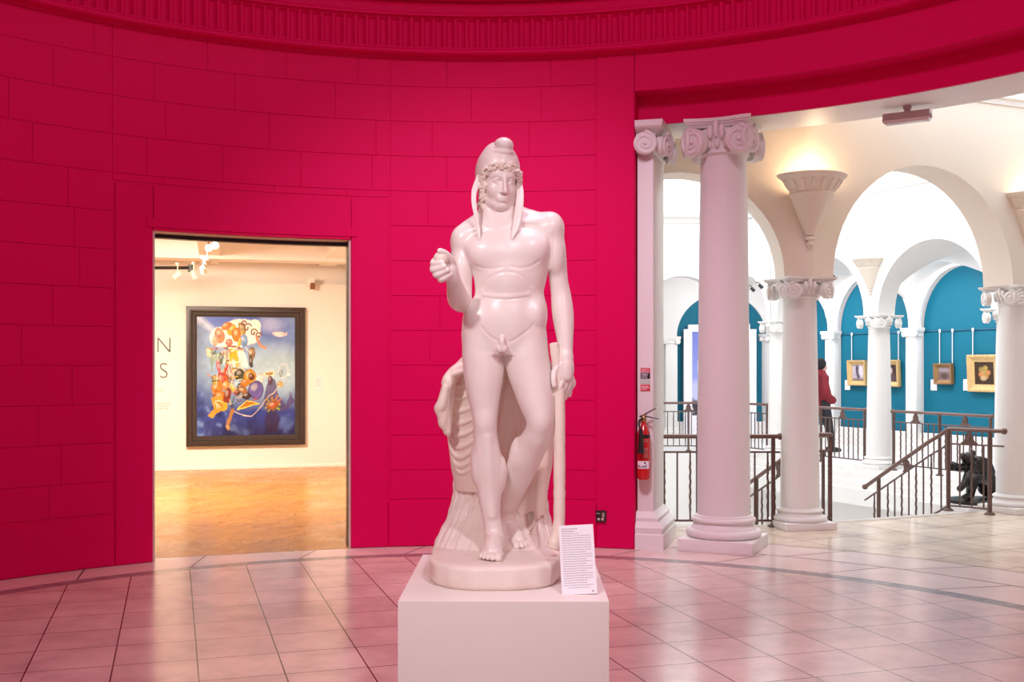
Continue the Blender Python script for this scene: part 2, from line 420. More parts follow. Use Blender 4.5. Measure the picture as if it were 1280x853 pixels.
struct(mb.build('wall_arcade', M['plaster'], angle=30))
# plaster cornice under the hall ceiling
mb = MB(); prof = [(0,.0),(.02,.0),(.03,.05),(.07,.06),(.07,.10),(.12,.14),(.17,.19),(.19,.20),(.19,.26),(0,.26)]
for p, q, n in ((CL+sh, C2+sh, Vector((0,-1,0))), (C2+shn, C4+shn, -BN)):
    mb.loft([[tuple(w_+n*o+Vector((0,0,ZC-.25+z))) for o, z in prof] for w_ in (p, q)], cap=(True,True))
struct(mb.build('trim_6', M['white'], angle=25))

# ------------------------------------------------------------------ stairwell, far arcade and teal wall
FD = Vector((.42,-.907,0)).normalized(); FN = Vector((.907,.42,0)).normalized()
FA = Vector((5.71,17.0,0))                     # column by the middle of the far arcade
BAY = 2.43; SPF = 2.37; AISLE = 3.09
def fa(k, n=0.0): return FA+FD*(BAY*k)+FN*n
CORN = Vector((4.15,20.55,0))
mb = MB(); ZF = 4.5; TF = .34
for k in (-1, 0, 1, 2):
    arch_wall(mb, fa(k+1,.17), fa(k,.17), ZF, SPF, 1.06, 1.06, TF)
arch_wall(mb, fa(-1,.17), CORN+FN*.17, ZF, SPF, .60, .85, TF)
arch_wall(mb, Vector((2.2,20.4,0)), CORN+Vector((0,-.15,0)), ZF, SPF, .83, .9, TF)
arch_wall(mb, Vector((.2,20.4,0)), Vector((2.2,20.4,0)), ZF, SPF, .83, .9, TF)
struct(mb.build('wall_far', M['white'], angle=30))
mb = MB(); prof = [(0,0),(.03,0),(.05,.06),(.12,.10),(.16,.16),(.16,.2),(0,.2)]
for p, q, n in ((fa(-1.9,-.17), fa(3,-.17), -FN), (Vector((0,20.4,0)), Vector((4.2,20.4,0)), Vector((0,-1,0)))):
    mb.loft([[tuple(w_+n*o+Vector((0,0,4.26+z))) for o, z in prof] for w_ in (p, q)], cap=(True,True))
struct(mb.build('trim_7', M['white'], angle=25))
# floor of the far aisle, and the white sides of the stairwell below it
mb = MB()
e0, e1 = fa(-2.2,-.32), fa(3.4,-.32)
mb.add([e1, fa(3.4,AISLE+.1), fa(-3.6,AISLE+.1), fa(-2.2,-.32)], [(0,1,2,3)])
mb.add([(.0,20.05,-.004), (4.6,20.05,-.004), (6.6,24.5,-.004), (.0,24.5,-.004)], [(0,1,2,3)])
struct(mb.build('floor', M['white']))
mb = MB(); ZP = -1.5
def wallq(p, q, z0, z1): mb.add([(p.x,p.y,z0),(q.x,q.y,z0),(q.x,q.y,z1),(p.x,p.y,z1)], [(0,1,2,3)])
wallq(e0, e1, ZP, -.001); wallq(Vector((.0,20.05,0)), Vector((4.6,20.05,0)), ZP, -.001)
wallq(Vector((.0,10.96,0)), C2+Vector((0,.15,0)), ZP, -.001); wallq(C2+BN*.16, C4+BN*.16, ZP, -.001)
for k in range(3):                                # stepped ledge under the far columns
    p, q = fa(-1.6,-.30-.14*k), fa(3.2,-.30-.14*k)
    mb.loft([[tuple(w_+Vector((0,0,-.06-.10*k))), tuple(w_-FN*.14+Vector((0,0,-.06-.10*k))), tuple(w_-FN*.14+Vector((0,0,-.5))), tuple(w_+Vector((0,0,-.5)))] for w_ in (p, q)], cap=(True,True))
struct(mb.build('wall_stairwell', M['white']))
mb = MB(); mb.add([(.0,10.9,ZP),(11,10.9,ZP),(11,25,ZP),(.0,25,ZP)], [(0,1,2,3)])
struct(mb.build('floor', M['white']))
# side wall closing the stairwell to the left, and the skylight over it
mb = MB(); mb.add([(.0,10.9,ZP),(.0,24.5,ZP),(.0,24.5,ZF),(.0,10.9,ZF)], [(0,1,2,3)])
qa, qb = fa(3.4,-.3), fa(3.4,AISLE)
mb.add([(qa.x,qa.y,ZP),(qb.x,qb.y,ZP),(qb.x,qb.y,ZF),(qa.x,qa.y,ZF)], [(0,1,2,3)])
struct(mb.build('wall_side', M['white']))
mb = MB(); ZS = 4.47
mb.add([(.0,20.6,ZS), (4.1,20.6,ZS), tuple(fa(3.4,.1)+Vector((0,0,ZS))), tuple(C4+BN*.1+BD*1.2+Vector((0,0,ZS))), (C2.x,11.0,ZS), (.0,11.0,ZS)], [(0,1,2,3,4,5)])
sk = struct(mb.build('window_1', M['skylight']))
# teal wall with blind arches between white pilasters
WP = [-4.07, -2.0, .22, 2.42, 4.62, 6.8]; WO = Vector((7.45,20.6,0))
def wp(t, n=0.0): return WO+FD*t+FN*n
def arch_poly(mb, P, u0, u1, z0, spr, rz, nseg=24):
    """filled arched panel"""
    c, r = (u0+u1)/2, (u1-u0)/2
    pts = [(u0,z0),(u1,z0)]+[(c+r*math.cos(PI*i/nseg), spr+rz*math.sin(PI*i/nseg)) for i in range(nseg+1)]
    mb.add([P(u,z) for u, z in pts], [tuple(range(len(pts)))])
mb = MB(); mw = MB()
for i in range(5):
    t0, t1 = WP[i]+.13, WP[i+1]-.13
    arch_poly(mb, lambda u, z: tuple(wp(u,.06)+Vector((0,0,z))), t0, t1, .35, 2.30, 1.08 if i > 0 else .95)
    arch_wall(mw, wp(WP[i+1]), wp(WP[i]), 4.4, 2.30, (t1-t0)/2, 1.08 if i > 0 else .95, .0601)
ex0, ex1 = 3.55, 5.68
arch_poly(mb, lambda u, z: (u,24.36,z), ex0+.12, ex1-.02, .35, 2.24, .95)
arch_wall(mw, Vector((ex0,24.3,0)), Vector((ex1+.1,24.3,0)), 4.4, 2.24, 1.0, .95, .0601)
for X_ in (-2,):
    mw.add([(.0,24.3,0),(ex0,24.3,0),(ex0,24.3,4.4),(.0,24.3,4.4)], [(0,1,2,3)])
struct(mb.build('wall_teal', M['blue'])); struct(mw.build('wall_gallery', M['white'], angle=30))
mb = MB()
a_, b_ = wp(WP[0]), wp(WP[-1])
mb.loft([[tuple(w_+Vector((0,0,0))), tuple(w_-FN*.03), tuple(w_-FN*.03+Vector((0,0,.33))), tuple(w_+Vector((0,0,.355)))] for w_ in (a_, b_)], cap=(True,True))
mb.box((ex0,24.27,0),(ex1+.1,24.36,.35))
struct(mb.build('baseboard_far', M['white']))
# picture rail
mb = MB(); mb.tube([tuple(wp(WP[1]+.1,.045)+Vector((0,0,2.23))), tuple(wp(WP[-1],.045)+Vector((0,0,2.23)))], .013, 8)
struct(mb.build('trim_8', mat('teal rail',(.006,.10,.18),.4)))
# groin vaults over the far aisle
mb = MB()
def vault(k, m=32):
    V = []; hw = BAY/2; hd = AISLE/2
    for i in range(m+1):
        for j in range(m+1):
            u, v = -hw+BAY*i/m, -hd+AISLE*j/m
            z1 = 1.08*math.sqrt(max(0,1-(u/hw)**2)); z2 = 1.10*math.sqrt(max(0,1-(v/hd)**2))
            V.append(tuple(fa(k+.5, .17+hd-.05)+FD*u+FN*v+Vector((0,0,SPF-.02+max(z1,z2)))))
    mb.add(V, [(i*(m+1)+j,(i+1)*(m+1)+j,(i+1)*(m+1)+j+1,i*(m+1)+j+1) for i in range(m) for j in range(m)])
for k in (-2,-1,0,1,2): vault(k)
mb.add([(.0,20.4,3.6),(5.2,20.4,3.6),(5.9,24.5,3.6),(.0,24.5,3.6)], [(0,1,2,3)])
struct(mb.build('ceiling', M['white'], angle=50))
mb = MB()                                          # roof over the vaults so daylight only comes by the skylight
mb.add([tuple(fa(-3.6,.2)+Vector((0,0,4.46))), tuple(fa(3.4,.2)+Vector((0,0,4.46))), tuple(fa(3.4,4)+Vector((0,0,4.46))), tuple(fa(-3.6,4)+Vector((0,0,4.46)))], [(0,1,2,3)])
struct(mb.build('ceiling', M['white']))
# stairs down from the near arcade
mb = MB(); SM = C2+BD*1.40+BN*.18; SWD = .86
for i in range(9):
    z1 = -.155*(i+1); u0 = .29*i
    cs = [SM+BD*s+BN*u for s, u in ((-SWD,u0),(SWD,u0),(SWD,u0+.30),(-SWD,u0+.30))]
    mb.loft([[(c.x,c.y,ZP) for c in cs], [(c.x,c.y,z1) for c in cs]])
struct(mb.build('trim_9', M['white']))
mb = MB()                                           # ribbed nosing strip at the head of the stairs
for i in range(56):
    s = -SWD+2*SWD*i/56
    cs = [SM+BD*s_+BN*u for s_, u in ((s,-.10),(s+.022,-.10),(s+.022,.0),(s,.0))]
    mb.loft([[(c.x,c.y,0) for c in cs], [(c.x,c.y,.006) for c in cs]])
struct(mb.build('trim_10', mat('grey nosing',(.62,.58,.54),.5)))

# ------------------------------------------------------------------ the room behind the doorway
th = math.radians(15.2); GD = Vector((math.cos(th), math.sin(th), 0)); GN = Vector((-GD.y, GD.x, 0))
G0 = Vector((-5.38,16.6,0))                        # a point of its back wall (photo x 197)
def gp(u, n=0.0, z=0.0): return G0+GD*u+GN*n+Vector((0,0,z))
mb = MB(); mb.add([gp(-4,0), gp(5.2,0), gp(5.2,0,2.88), gp(-4,0,2.88)], [(0,1,2,3)])
mb.add([gp(-4,0,2.88), gp(5.2,0,2.88), gp(5.2,.12,2.88), gp(-4,.12,2.88)], [(0,1,2,3)])
mb.add([gp(-4,.12,2.8), gp(5.2,.12,2.8), gp(5.2,.12,4.2), gp(-4,.12,4.2)], [(0,1,2,3)])
struct(mb.build('wall_gallery_back', M['gallery']))
mb = MB(); mb.add([gp(3.05,0), gp(3.05,-6.9), gp(3.05,-6.9,3.63), gp(3.05,0,3.63)], [(0,1,2,3)])
mb.add([gp(-4,1.2), gp(-4,-6.5), gp(-4,-6.5,4.2), gp(-4,1.2,4.2)], [(0,1,2,3)])
mb.add([gp(-4,-6.45,0), Vector(ring(math.radians(-60),R0+.1,0)), Vector(ring(math.radians(-60),R0+.1,3.63)), gp(-4,-6.45,3.63)], [(0,1,2,3)])
struct(mb.build('wall_gallery_side', M['gallery']))
mb = MB(); mb.add([gp(-4,-6.4,3.62), gp(1.0,-6.4,3.62), gp(3.05,-6.9,3.62), gp(3.05,1.3,3.62), gp(-4,1.3,3.62)], [(0,1,2,3,4)])
for n0, n1, zb in ((-1.3,-.9,3.12),(-3.6,-3.2,3.25)):
    mb.loft([[tuple(gp(u,n0,zb)), tuple(gp(u,n1,zb)), tuple(gp(u,n1,3.63)), tuple(gp(u,n0,3.63))] for u in (-4, 3.1)], cap=(True,True))
for u0 in (.62, 2.4):
    mb.loft([[tuple(gp(u0,n,3.17)), tuple(gp(u0+.28,n,3.17)), tuple(gp(u0+.28,n,3.63)), tuple(gp(u0,n,3.63))] for n in (-5.6,.1)], cap=(True,True))
struct(mb.build('ceiling', M['gallery']))
# parquet
M['parquet'] = tile_mat('oak parquet', (.60,.29,.055), (.48,.205,.035), (.30,.14,.03), .075, (0,0), th+math.radians(45), .02, .27, offset=.5, bw=5.0, nscale=14, namt=.3)
mb = MB()
dl, dr = Vector(ring(A_DL,R0+.16)), Vector(ring(A_DR,R0+.02))
mb.add([gp(-4,0,.001), gp(3.05,0,.001), gp(3.05,-6.3,.001), (dr.x+.1,dr.y,.001), (dl.x-.05,dl.y,.001), gp(-4,-8.5,.001)], [(0,1,2,3,4,5)])
struct(mb.build('floor', M['parquet']))
mb = MB()
mb.loft([[tuple(gp(u,0,0)), tuple(gp(u,-.018,0)), tuple(gp(u,-.018,.035)), tuple(gp(u,0,.04))] for u in (-4, 3.05)], cap=(True,True))
struct(mb.build('baseboard_back', M['gallery']))
# metal lining of the doorway: jamb strips, dark recess and head track
mb = MB()
for a, s in ((A_DL, 1), (A_DR, -1)):
    for r0, r1, w_, mi in ((R0+.005,R0+.035,.018,0),(R0+.05,R0+.20,.030 if s > 0 else .022,1),(R0+.20,R0+.29,.016,0)):
        b0, b1 = (a, a+s*w_/R0) if s > 0 else (a+s*w_/R0, a)
        arc_box(mb, b0, b1, r0, r1, 0, DOOR_H, mi=mi)
arc_box(mb, A_DL, A_DR, R0+.20, R0+.29, DOOR_H-.035, DOOR_H, mi=1)
arc_box(mb, A_DL, A_DR, R0+.02, R0+.20, DOOR_H-.004, DOOR_H, mi=0)
struct(mb.build('door_1', [mat('jamb lining',(.62,.5,.45),.35), M['black']]))
# ------------------------------------------------------------------ ionic columns
def volute_mb(R, depth, turns=2.3):
    """spiral scroll in the xz plane, front towards -y, centre at the origin"""
    mb = MB(); n = 46; pts = []; rad = []
    for i in range(n+1):
        t = i/n; a = PI/2 - t*turns*2*PI; r = R*.86*(1-t)**.85 + R*.10*(1-t)
        pts.append((r*math.cos(a), -depth*.42-depth*.18*t, r*math.sin(a))); rad.append(R*(.17-.07*t))
    mb.tube(pts, rad, 8)
    mb.sphere((0,-depth*.55,0), R*.19, 8)
    Mx = Matrix.Rotation(PI/2, 4, 'X')
    mb.lathe([(R*.90,-depth*.5),(R*.93,-depth*.2),(R*.80,depth*.1),(R*.80,depth*.3),(R*.93,depth*.5),(R*.5,depth*.56)], 26, M=Mx)
    return mb
def abacus_mb(hw, z0, h):
    """concave-sided moulded slab; hw is half the distance between corners of a side"""
    mb = MB(); rings = []
    for sc, z in ((.86,0),(.90,.25),(.97,.42),(.94,.55),(1.0,.62),(1.0,1.0)):
        rg = []
        for k in range(4):
            a = k*PI/2
            for i in range(10):
                t = -1+2*i/10
                u = hw*sc*t*.92; dpt = hw*sc*(1-.20*(1-t*t))
                if i == 0: u = -hw*sc*.92
                rg.append((u*math.cos(a)+dpt*math.sin(a), u*math.sin(a)-dpt*math.cos(a), z0+h*z))
        rings.append(rg)
    return mb.loft(rings)
def capital(root, m, rt, zb, zt, hw, eggs=True):
    """rt shaft radius at top; zb..zt capital height; hw abacus half side"""
    H = zt-zb; hab = H*.25
    mb = MB(); mb.lathe([(rt*.98,zb-.02*H),(rt*1.05,zb),(rt*1.13,zb+.05*H),(rt*1.05,zb+.10*H),(rt*1.04,zb+.16*H),(rt*1.30,zb+.48*H),(rt*1.36,zb+.60*H),(rt*1.2,zb+.72*H)], 40)
    if eggs:
        for k in range(20):
            a = 2*PI*k/20; mb.sphere((rt*1.17*math.cos(a), rt*1.17*math.sin(a), zb+.36*H), (rt*.13,rt*.13,H*.19), 6)
        for k in range(4):                     # leaf ornament in the middle of each side
            a = PI/2*k-PI/2
            for s in (-1,0,1):
                p = Matrix.Rotation(a+PI/2,4,'Z') @ Vector((s*hw*.17, -rt*1.36, zb+(.60+.08*(s==0))*H))
                mb.sphere(tuple(p), (hw*.09,hw*.09,H*(.20 if s else .26)), 6)
    cap_ = mb.build('capital', m, root, angle=60)
    abacus_mb(hw, zt-hab, hab).build('abacus', m, cap_, angle=30)
    R = H*.40; c = hw*.82
    vm = volute_mb(R, R*.62)
    first = None
    for k in range(4):
        for s in (-1, 1):
            Mx = Matrix.Rotation(k*PI/2, 4, 'Z') @ Matrix.Translation((s*c*.76, -c*1.03, zb+H*.34)) @ Matrix.Rotation(s*math.radians(24), 4, 'Z') @ (Matrix.Scale(-1, 4, (1,0,0)) if s < 0 else Matrix.Identity(4))
            if first is None:
                o = vm.build('volute', m, cap_, angle=50); first = o
            else:
                o = first.copy(); COL.objects.link(o); o.parent = cap_
            o.matrix_local = Mx
def column(label, x, y, rz, zt, r, rt, cap_h, hw, pl_hw, pl_h, base_h, m=None, group=None, z0=0.0):
    m = m or M['white']; root = thing('ionic_column', label, 'column', (x,y,z0), rz, group)
    mb = MB(); mb.box((-pl_hw,-pl_hw,0),(pl_hw,pl_hw,pl_h), bev=.008); mb.build('plinth', m, root, angle=30)
    b = base_h-pl_h; prof = [(r*1.2,pl_h)]
    def torus(rc, zc, h): return [(rc-h*.1+h*.55*math.cos(t), zc+h*.5*math.sin(t)) for t in np.linspace(-PI/2, PI/2, 9)]
    prof += torus(pl_hw*.90, pl_h+b*.20, b*.40)
    prof += [(pl_hw*.88,pl_h+b*.42),(r*1.17,pl_h+b*.52),(r*1.14,pl_h+b*.62),(r*1.16,pl_h+b*.66)]
    prof += torus(r*1.15, pl_h+b*.78, b*.22)
    prof += [(r*1.11,pl_h+b*.91),(r*1.11,pl_h+b*.95),(r*1.02,pl_h+b)]
    mb = MB(); mb.lathe(prof, 56); mb.build('base', m, root, angle=35)
    mb = MB(); zs = np.linspace(base_h-.004, zt-cap_h, 14); pr = []
    for i, z in enumerate(zs):
        t = i/13; pr.append((r*1.012-(r*1.012-rt)*(t**1.6), z))
    mb.lathe(pr, 64, cap=(False,False)); mb.build('shaft', m, root, angle=60)
    capital(root, m, rt, zt-cap_h, zt, hw)
    return root
a1_ = math.radians(24.75)
c1 = column('large white Ionic column standing at the edge of the round red room', *ring(a1_, 5.10)[:2], -a1_, BEAM_H+.002, .226, .200, .31, .30, .325, .105, .30)
bang = math.atan2(BD.y, BD.x)
colA = column('cream Ionic column standing between two tall arches, left of the stair head', C2.x, C2.y, bang/2, SP+.002, .186, .158, .205, .27, .265, .07, .20)
colB = dup(colA, (C3.x,C3.y,0), bang, 'cream Ionic column right of the stair head, partly cut by the right edge')
colC = dup(colA, (CL.x,CL.y,0), 0, 'cream Ionic column at the left springing of the arch hidden by the red wall')
far_l = {0:'white Ionic column in front of the teal wall, between two gilt framed pictures', 1:'white Ionic column half hidden behind the cream column at the right edge', -1:'white Ionic column behind the cream column left of the stairs', 2:'white Ionic column at the far right end of the far arcade'}
for k in (0,1,-1):
    p = fa(k); dup(colA, (p.x,p.y,0), math.atan2(FN.y,FN.x), far_l[k], scale=(1,1,.965))
dup(colA, (CORN.x,CORN.y,0), .3, 'white Ionic column at the far corner behind the large front column', scale=(.9,.9,.965))
dup(colA, (2.25,20.55,0), 0, 'white Ionic column at the far left, behind the pilaster with the extinguisher', scale=(.9,.9,.965))

def pilaster(label, x, y, rz, w, d, h, name='wall_pilaster'):
    root = thing(name, label, 'pilaster', (x,y,0), rz)
    mb = MB(); mb.box((-w/2,-d,.22),(w/2,.02,h-.16), bev=.006); mb.build('shaft', M['white'], root, angle=30)
    mb = MB()
    rings = []
    for e, z in ((.05,0),(.05,.08),(.04,.09),(.045,.12),(.02,.15),(.02,.18),(.012,.2),(0,.225)):
        rings.append([(-w/2-e,.02,z),(-w/2-e,-d-e,z),(w/2+e,-d-e,z),(w/2+e,.02,z)])
    mb.loft(rings); mb.build('base', M['white'], root, angle=30)
    mb = MB(); rings = []
    for e, z in ((.0,h-.17),(.03,h-.15),(.03,h-.10),(.06,h-.07),(.07,h-.04),(.07,h)):
        rings.append([(-w/2-e,.02,z),(-w/2-e,-d-e,z),(w/2+e,-d-e,z),(w/2+e,.02,z)])
    mb.loft(rings); mb.build('abacus', M['white'], root, angle=30)
    vm = volute_mb(.062, .06); first = None
    for s in (-1, 1):
        Mx = Matrix.Translation((s*(w/2-.005), -d-.03, h-.115)) @ Matrix.Rotation(s*.3, 4, 'Z') @ (Matrix.Scale(-1,4,(1,0,0)) if s < 0 else Matrix.Identity(4))
        o = vm.build('volute', M['white'], root, angle=50) if first is None else first.copy()
        if first is None: first = o
        else: COL.objects.link(o); o.parent = root
        o.matrix_local = Mx
    return root
frz = math.atan2(FD.y, FD.x)
for t, lb in ((WP[0],'white pilaster in the far corner of the teal gallery'), (WP[1],'white pilaster on the teal wall behind the person in red'),
              (WP[2],'white pilaster on the teal wall right of the dark portrait in a gilt frame'), (WP[3],'white pilaster on the teal wall behind the right edge column'), (WP[4],'white pilaster on the teal wall at the far right')):
    p = wp(t); pilaster(lb, p.x, p.y, frz, .26, .13, 2.30)
pilaster('white pilaster left of the picture board at the far end', ex0-.02, 24.29, 0, .26, .12, 2.24)

# pier at the end of the red wall
ap = A_OP; root = thing('wall_pier', 'pink lit white pier at the end of the red wall, carrying the fire extinguisher', 'pilaster', (*ring(ap, R0+.04)[:2], 0), -ap)
mb = MB(); mb.box((.012,.02,.30),(.152,.62,BEAM_H-.26), bev=.006); mb.build('shaft', M['white'], root, angle=30)
mb = MB(); rings = []
for e, z in ((.10,0),(.10,.13),(.085,.14),(.095,.19),(.075,.215),(.045,.24),(.05,.27),(.03,.285),(.0,.325)):
    rings.append([(.004,.02-e*.8,z),(.152+e,.02-e*.8,z),(.152+e,.62+e,z),(.004,.62+e,z)])
mb.loft(rings); mb.build('base', M['white'], root, angle=30)
mb = MB(); rings = []
for e, z in ((.0,BEAM_H-.27),(.02,BEAM_H-.25),(.02,BEAM_H-.10),(.05,BEAM_H-.09),(.09,BEAM_H-.05),(.095,BEAM_H-.0)):
    rings.append([(.004,.02-e,z),(.152+e,.02-e,z),(.152+e,.62+e,z),(.004,.62+e,z)])
mb.loft(rings); mb.build('abacus', M['white'], root, angle=30)
vm = volute_mb(.105, .07); vf = None
for px_, py_, rz_ in ((.085,-.035,math.radians(14)), (.235,.10,math.radians(70)), (.235,.50,math.radians(110))):
    o = vm.build('volute', M['white'], root, angle=50) if vf is None else vf.copy()
    if vf is None: vf = o
    else: COL.objects.link(o); o.parent = root
    o.matrix_local = Matrix.Translation((px_, py_, BEAM_H-.20)) @ Matrix.Rotation(rz_,4,'Z')
pier = root

# ------------------------------------------------------------------ plaster wall uplights
def uplight(label, p, outdir, rz, sc=1.0, power=60, col=(1.0,.72,.42), top=3.44):
    """half bowl against a wall; outdir unit vector away from the wall"""
    ang = math.atan2(outdir.y, outdir.x)
    root = thing('wall_uplight', label, 'wall lamp', (p.x,p.y,top), ang-PI/2)
    S = sc; mb = MB()
    mb.lathe([(.0,-.56*S),(.045*S,-.55*S),(.055*S,-.53*S),(.115*S,-.40*S),(.19*S,-.22*S),(.205*S,-.20*S),(.215*S,-.18*S),(.205*S,-.16*S),(.24*S,-.12*S),(.285*S,-.05*S),(.30*S,-.045*S),(.27*S,-.03*S),(.18*S,-.10*S),(.02*S,-.16*S)], 36, a0=0, a1=PI)
    mb.build('bowl', M['plaster'], root, angle=40)
    mb = MB(); mb.lathe([(.285*S,-.055*S),(.325*S,-.03*S),(.335*S,-.008*S),(.33*S,0),(.30*S,0),(.285*S,-.03*S)], 36, a0=0, a1=PI); mb.build('rim', M['plaster'], root, angle=40)
    mb = MB(); mb.lathe([(.0,-.67*S),(.02*S,-.66*S),(.035*S,-.63*S),(.02*S,-.60*S),(.05*S,-.585*S),(.05*S,-.56*S),(.0,-.55*S)], 20, a0=0, a1=PI); mb.build('finial', M['plaster'], root, angle=40)
    mb = MB()
    for k in range(9):
        a = PI*(k+.5)/9; mb.tube([(.215*S*math.cos(a),.215*S*math.sin(a),-.15*S),(.25*S*math.cos(a),.25*S*math.sin(a),-.10*S),(.285*S*math.cos(a),.285*S*math.sin(a),-.055*S)], [.012*S,.022*S,.012*S], 6)
    mb.build('leaf_moulding', M['plaster'], root)
    if power > 0:
        l = lamp('POINT', 'uplight_lamp', tuple(p+outdir*(.12*S)+Vector((0,0,top-.02*S))), power, col, size=.05)
    return root
nb = -BN; corner_out = (Vector((0,-1,0))+nb).normalized()
uplight('cream plaster uplight glowing above the column left of the stair head', C2+corner_out*.215, corner_out, 0, 1.05, 10)
uplight('cream plaster uplight cut by the right edge of the view', C3+nb*.20, nb, 0, 1.05, 5)
uplight('white plaster uplight on the far arcade above the column between two pictures', fa(0,-.171), -FN, 0, .85, 9, (1,.9,.75), top=3.25)
uplight('white plaster uplight on the far arcade seen through the right of the big arch', fa(1,-.171), -FN, 0, .85, 9, (1,.9,.75), top=3.25)

# ------------------------------------------------------------------ iron railings
def ornament_mb():
    mb = MB(); out = [(-.085,0),(-.085,.018),(-.055,.03),(-.042,.06),(-.045,.085),(-.022,.125),(0,.15),(.022,.125),(.045,.085),(.042,.06),(.055,.03),(.085,.018),(.085,0)]
    mb.loft([[(x,-.012,z) for x,z in out],[(x,.012,z) for x,z in out]])
    mb.sphere((0,0,.06),(.02,.026,.03),6); mb.sphere((-.05,0,.022),.016,6); mb.sphere((.05,0,.022),.016,6)
    return mb
def railing(label, pts, posts, zrail=.9, zmid=.74, zbot=.06, spacing=.125, orn=(), twist=2, lower=0.0, foot=True, rad=.026, caps=(False,False), slope_pts=None, hr_ext=(0,0), base=0.0):
    """pts: ground polyline [(x,y,dz)], dz = how far the rail has dropped there"""
    P = [Vector(p) for p in pts]; root = thing('stair_railing', label, 'railing', (P[0].x,P[0].y,0))
    O = Vector((P[0].x,P[0].y,0)); Q = [p-O for p in P]
    seg = [(Q[i+1]-Q[i]).length for i in range(len(Q)-1)]; tot = sum(seg)
    def at(s):
        s = max(0,min(tot,s))
        for i, l in enumerate(seg):
            if s <= l+1e-9: return Q[i].lerp(Q[i+1], s/l)
            s -= l
        return Q[-1]
    def up(p, z): return (p.x,p.y,p.z+z)
    # handrail with a flattened section
    hp = [at(tot*i/40) for i in range(41)] if len(Q) > 2 else [Q[0],Q[-1]]
    d0 = (Q[0]-Q[1]).normalized(); d1 = (Q[-1]-Q[-2]).normalized()
    if hr_ext[0]: hp = [Q[0]+d0*hr_ext[0]]+hp
    if hr_ext[1]: hp = hp+[Q[-1]+d1*hr_ext[1]]
    mb = MB(); mb.tube([up(p,zrail) for p in hp], rad, 12, up=(0,0,1), flat=.85)
    for c_, p in zip(caps, (hp[0], hp[-1])):
        if c_: mb.sphere(up(p,zrail), rad*1.35, 8)
    mb.build('handrail', M['handrail'], root, angle=50)
    mb = MB(); mb.tube([up(p,zmid) for p in hp], .011, 6, up=(0,0,1)); mb.build('upper_bar', M['iron'], root)
    mb = MB(); mb.tube([up(p,zbot) for p in ([at(tot*i/40) for i in range(41)] if len(Q) > 2 else Q)], .012, 6, up=(0,0,1)); mb.build('lower_bar', M['iron'], root)
    for s in posts:
        p = at(s); mb = MB()
        ft = foot and p.z > -.1; zb_ = -p.z+base if ft else -.05
        mb.box((p.x-.018,p.y-.018,p.z+zb_),(p.x+.018,p.y+.018,p.z+zrail-.01))
        if ft: mb.lathe([(.055,0),(.055,.012),(.03,.03),(.02,.03)], 14, c=(p.x,p.y,p.z+zb_))
        mb.build('post', M['iron'], root)
    n = int(tot/spacing); first = {}
    for i in range(1, n+1):
        s = (i-.5)*tot/n
        if any(abs(s-q) < spacing*.4 for q in posts): continue
        p = at(s); tw = (i % twist == 0)
        L_ = zmid-zbot
        key = tw
        if key in first:
            o = first[key].copy(); COL.objects.link(o); o.parent = root
        else:
            mb = MB()
            if tw: 
                m_ = 40; mb.tube([(.003*math.cos(k*1.1)*(6<k<34),.003*math.sin(k*1.1)*(6<k<34),L_*k/m_) for k in range(m_+1)], [.0095 if k < 6 or k > 34 else .0115 for k in range(m_+1)], 6, up=(1,0,0))
            else: mb.tube([(0,0,0),(0,0,L_)], .0095, 6)
            o = mb.build('baluster', M['iron'], root); first[key] = o
        o.location = up(p, zbot)
    for s in orn:
        p = at(s); q = at(s+.05)
        o = ornament_mb().build('ornament', M['iron'], root, angle=30); o.location = up(p, zmid+.005); 
        o.rotation_euler = (0, -math.atan2(q.z-p.z, math.hypot(q.x-p.x,q.y-p.y)), math.atan2(q.y-p.y, q.x-p.x))
    return root
# left bay, in line with the columns
railing('horizontal iron railing in the left bay, behind the large front column', [(.55,10.84,0),(2.60,10.84,0)], [.02,.66*1.96,2.04], orn=(), hr_ext=(0,.06), caps=(False,True), zrail=.895)
# right of the left stair column, then down the stairs
qa = C2+BD*.46+BN*.06; qb = qa+BN*.30; qc = qa+BN*2.5
railing('iron stair railing going down left of the stairs beside the cream column', [(C2.x+BD.x*.24,C2.y+BD.y*.24+.10,0),(qa.x,qa.y,0),(qb.x,qb.y,-.04),(qc.x,qc.y,-1.2)], [.23,.62,1.6,2.4], foot=False, orn=(1.1,), zrail=.9, hr_ext=(0,.0), caps=(True,True))
ra = Vector((5.115,11.70,0)); rb = Vector((4.80,12.02,0))
rc = rb+BN*.10-BD*.05; rd = rb+BN*1.15-BD*.06
r_ = railing('iron stair railing sloping down on the right of the stairs, with a short level end', [(ra.x,ra.y,0),(rb.x,rb.y,0),(rb.x-.03,rb.y+.10,-.06),(rc.x-.05,rc.y+.12,-.15),(rd.x,rd.y,-.70)], [.0,.45,1.66], orn=(.22,1.1), zrail=.9, hr_ext=(.15,.12), caps=(True,True), base=0)
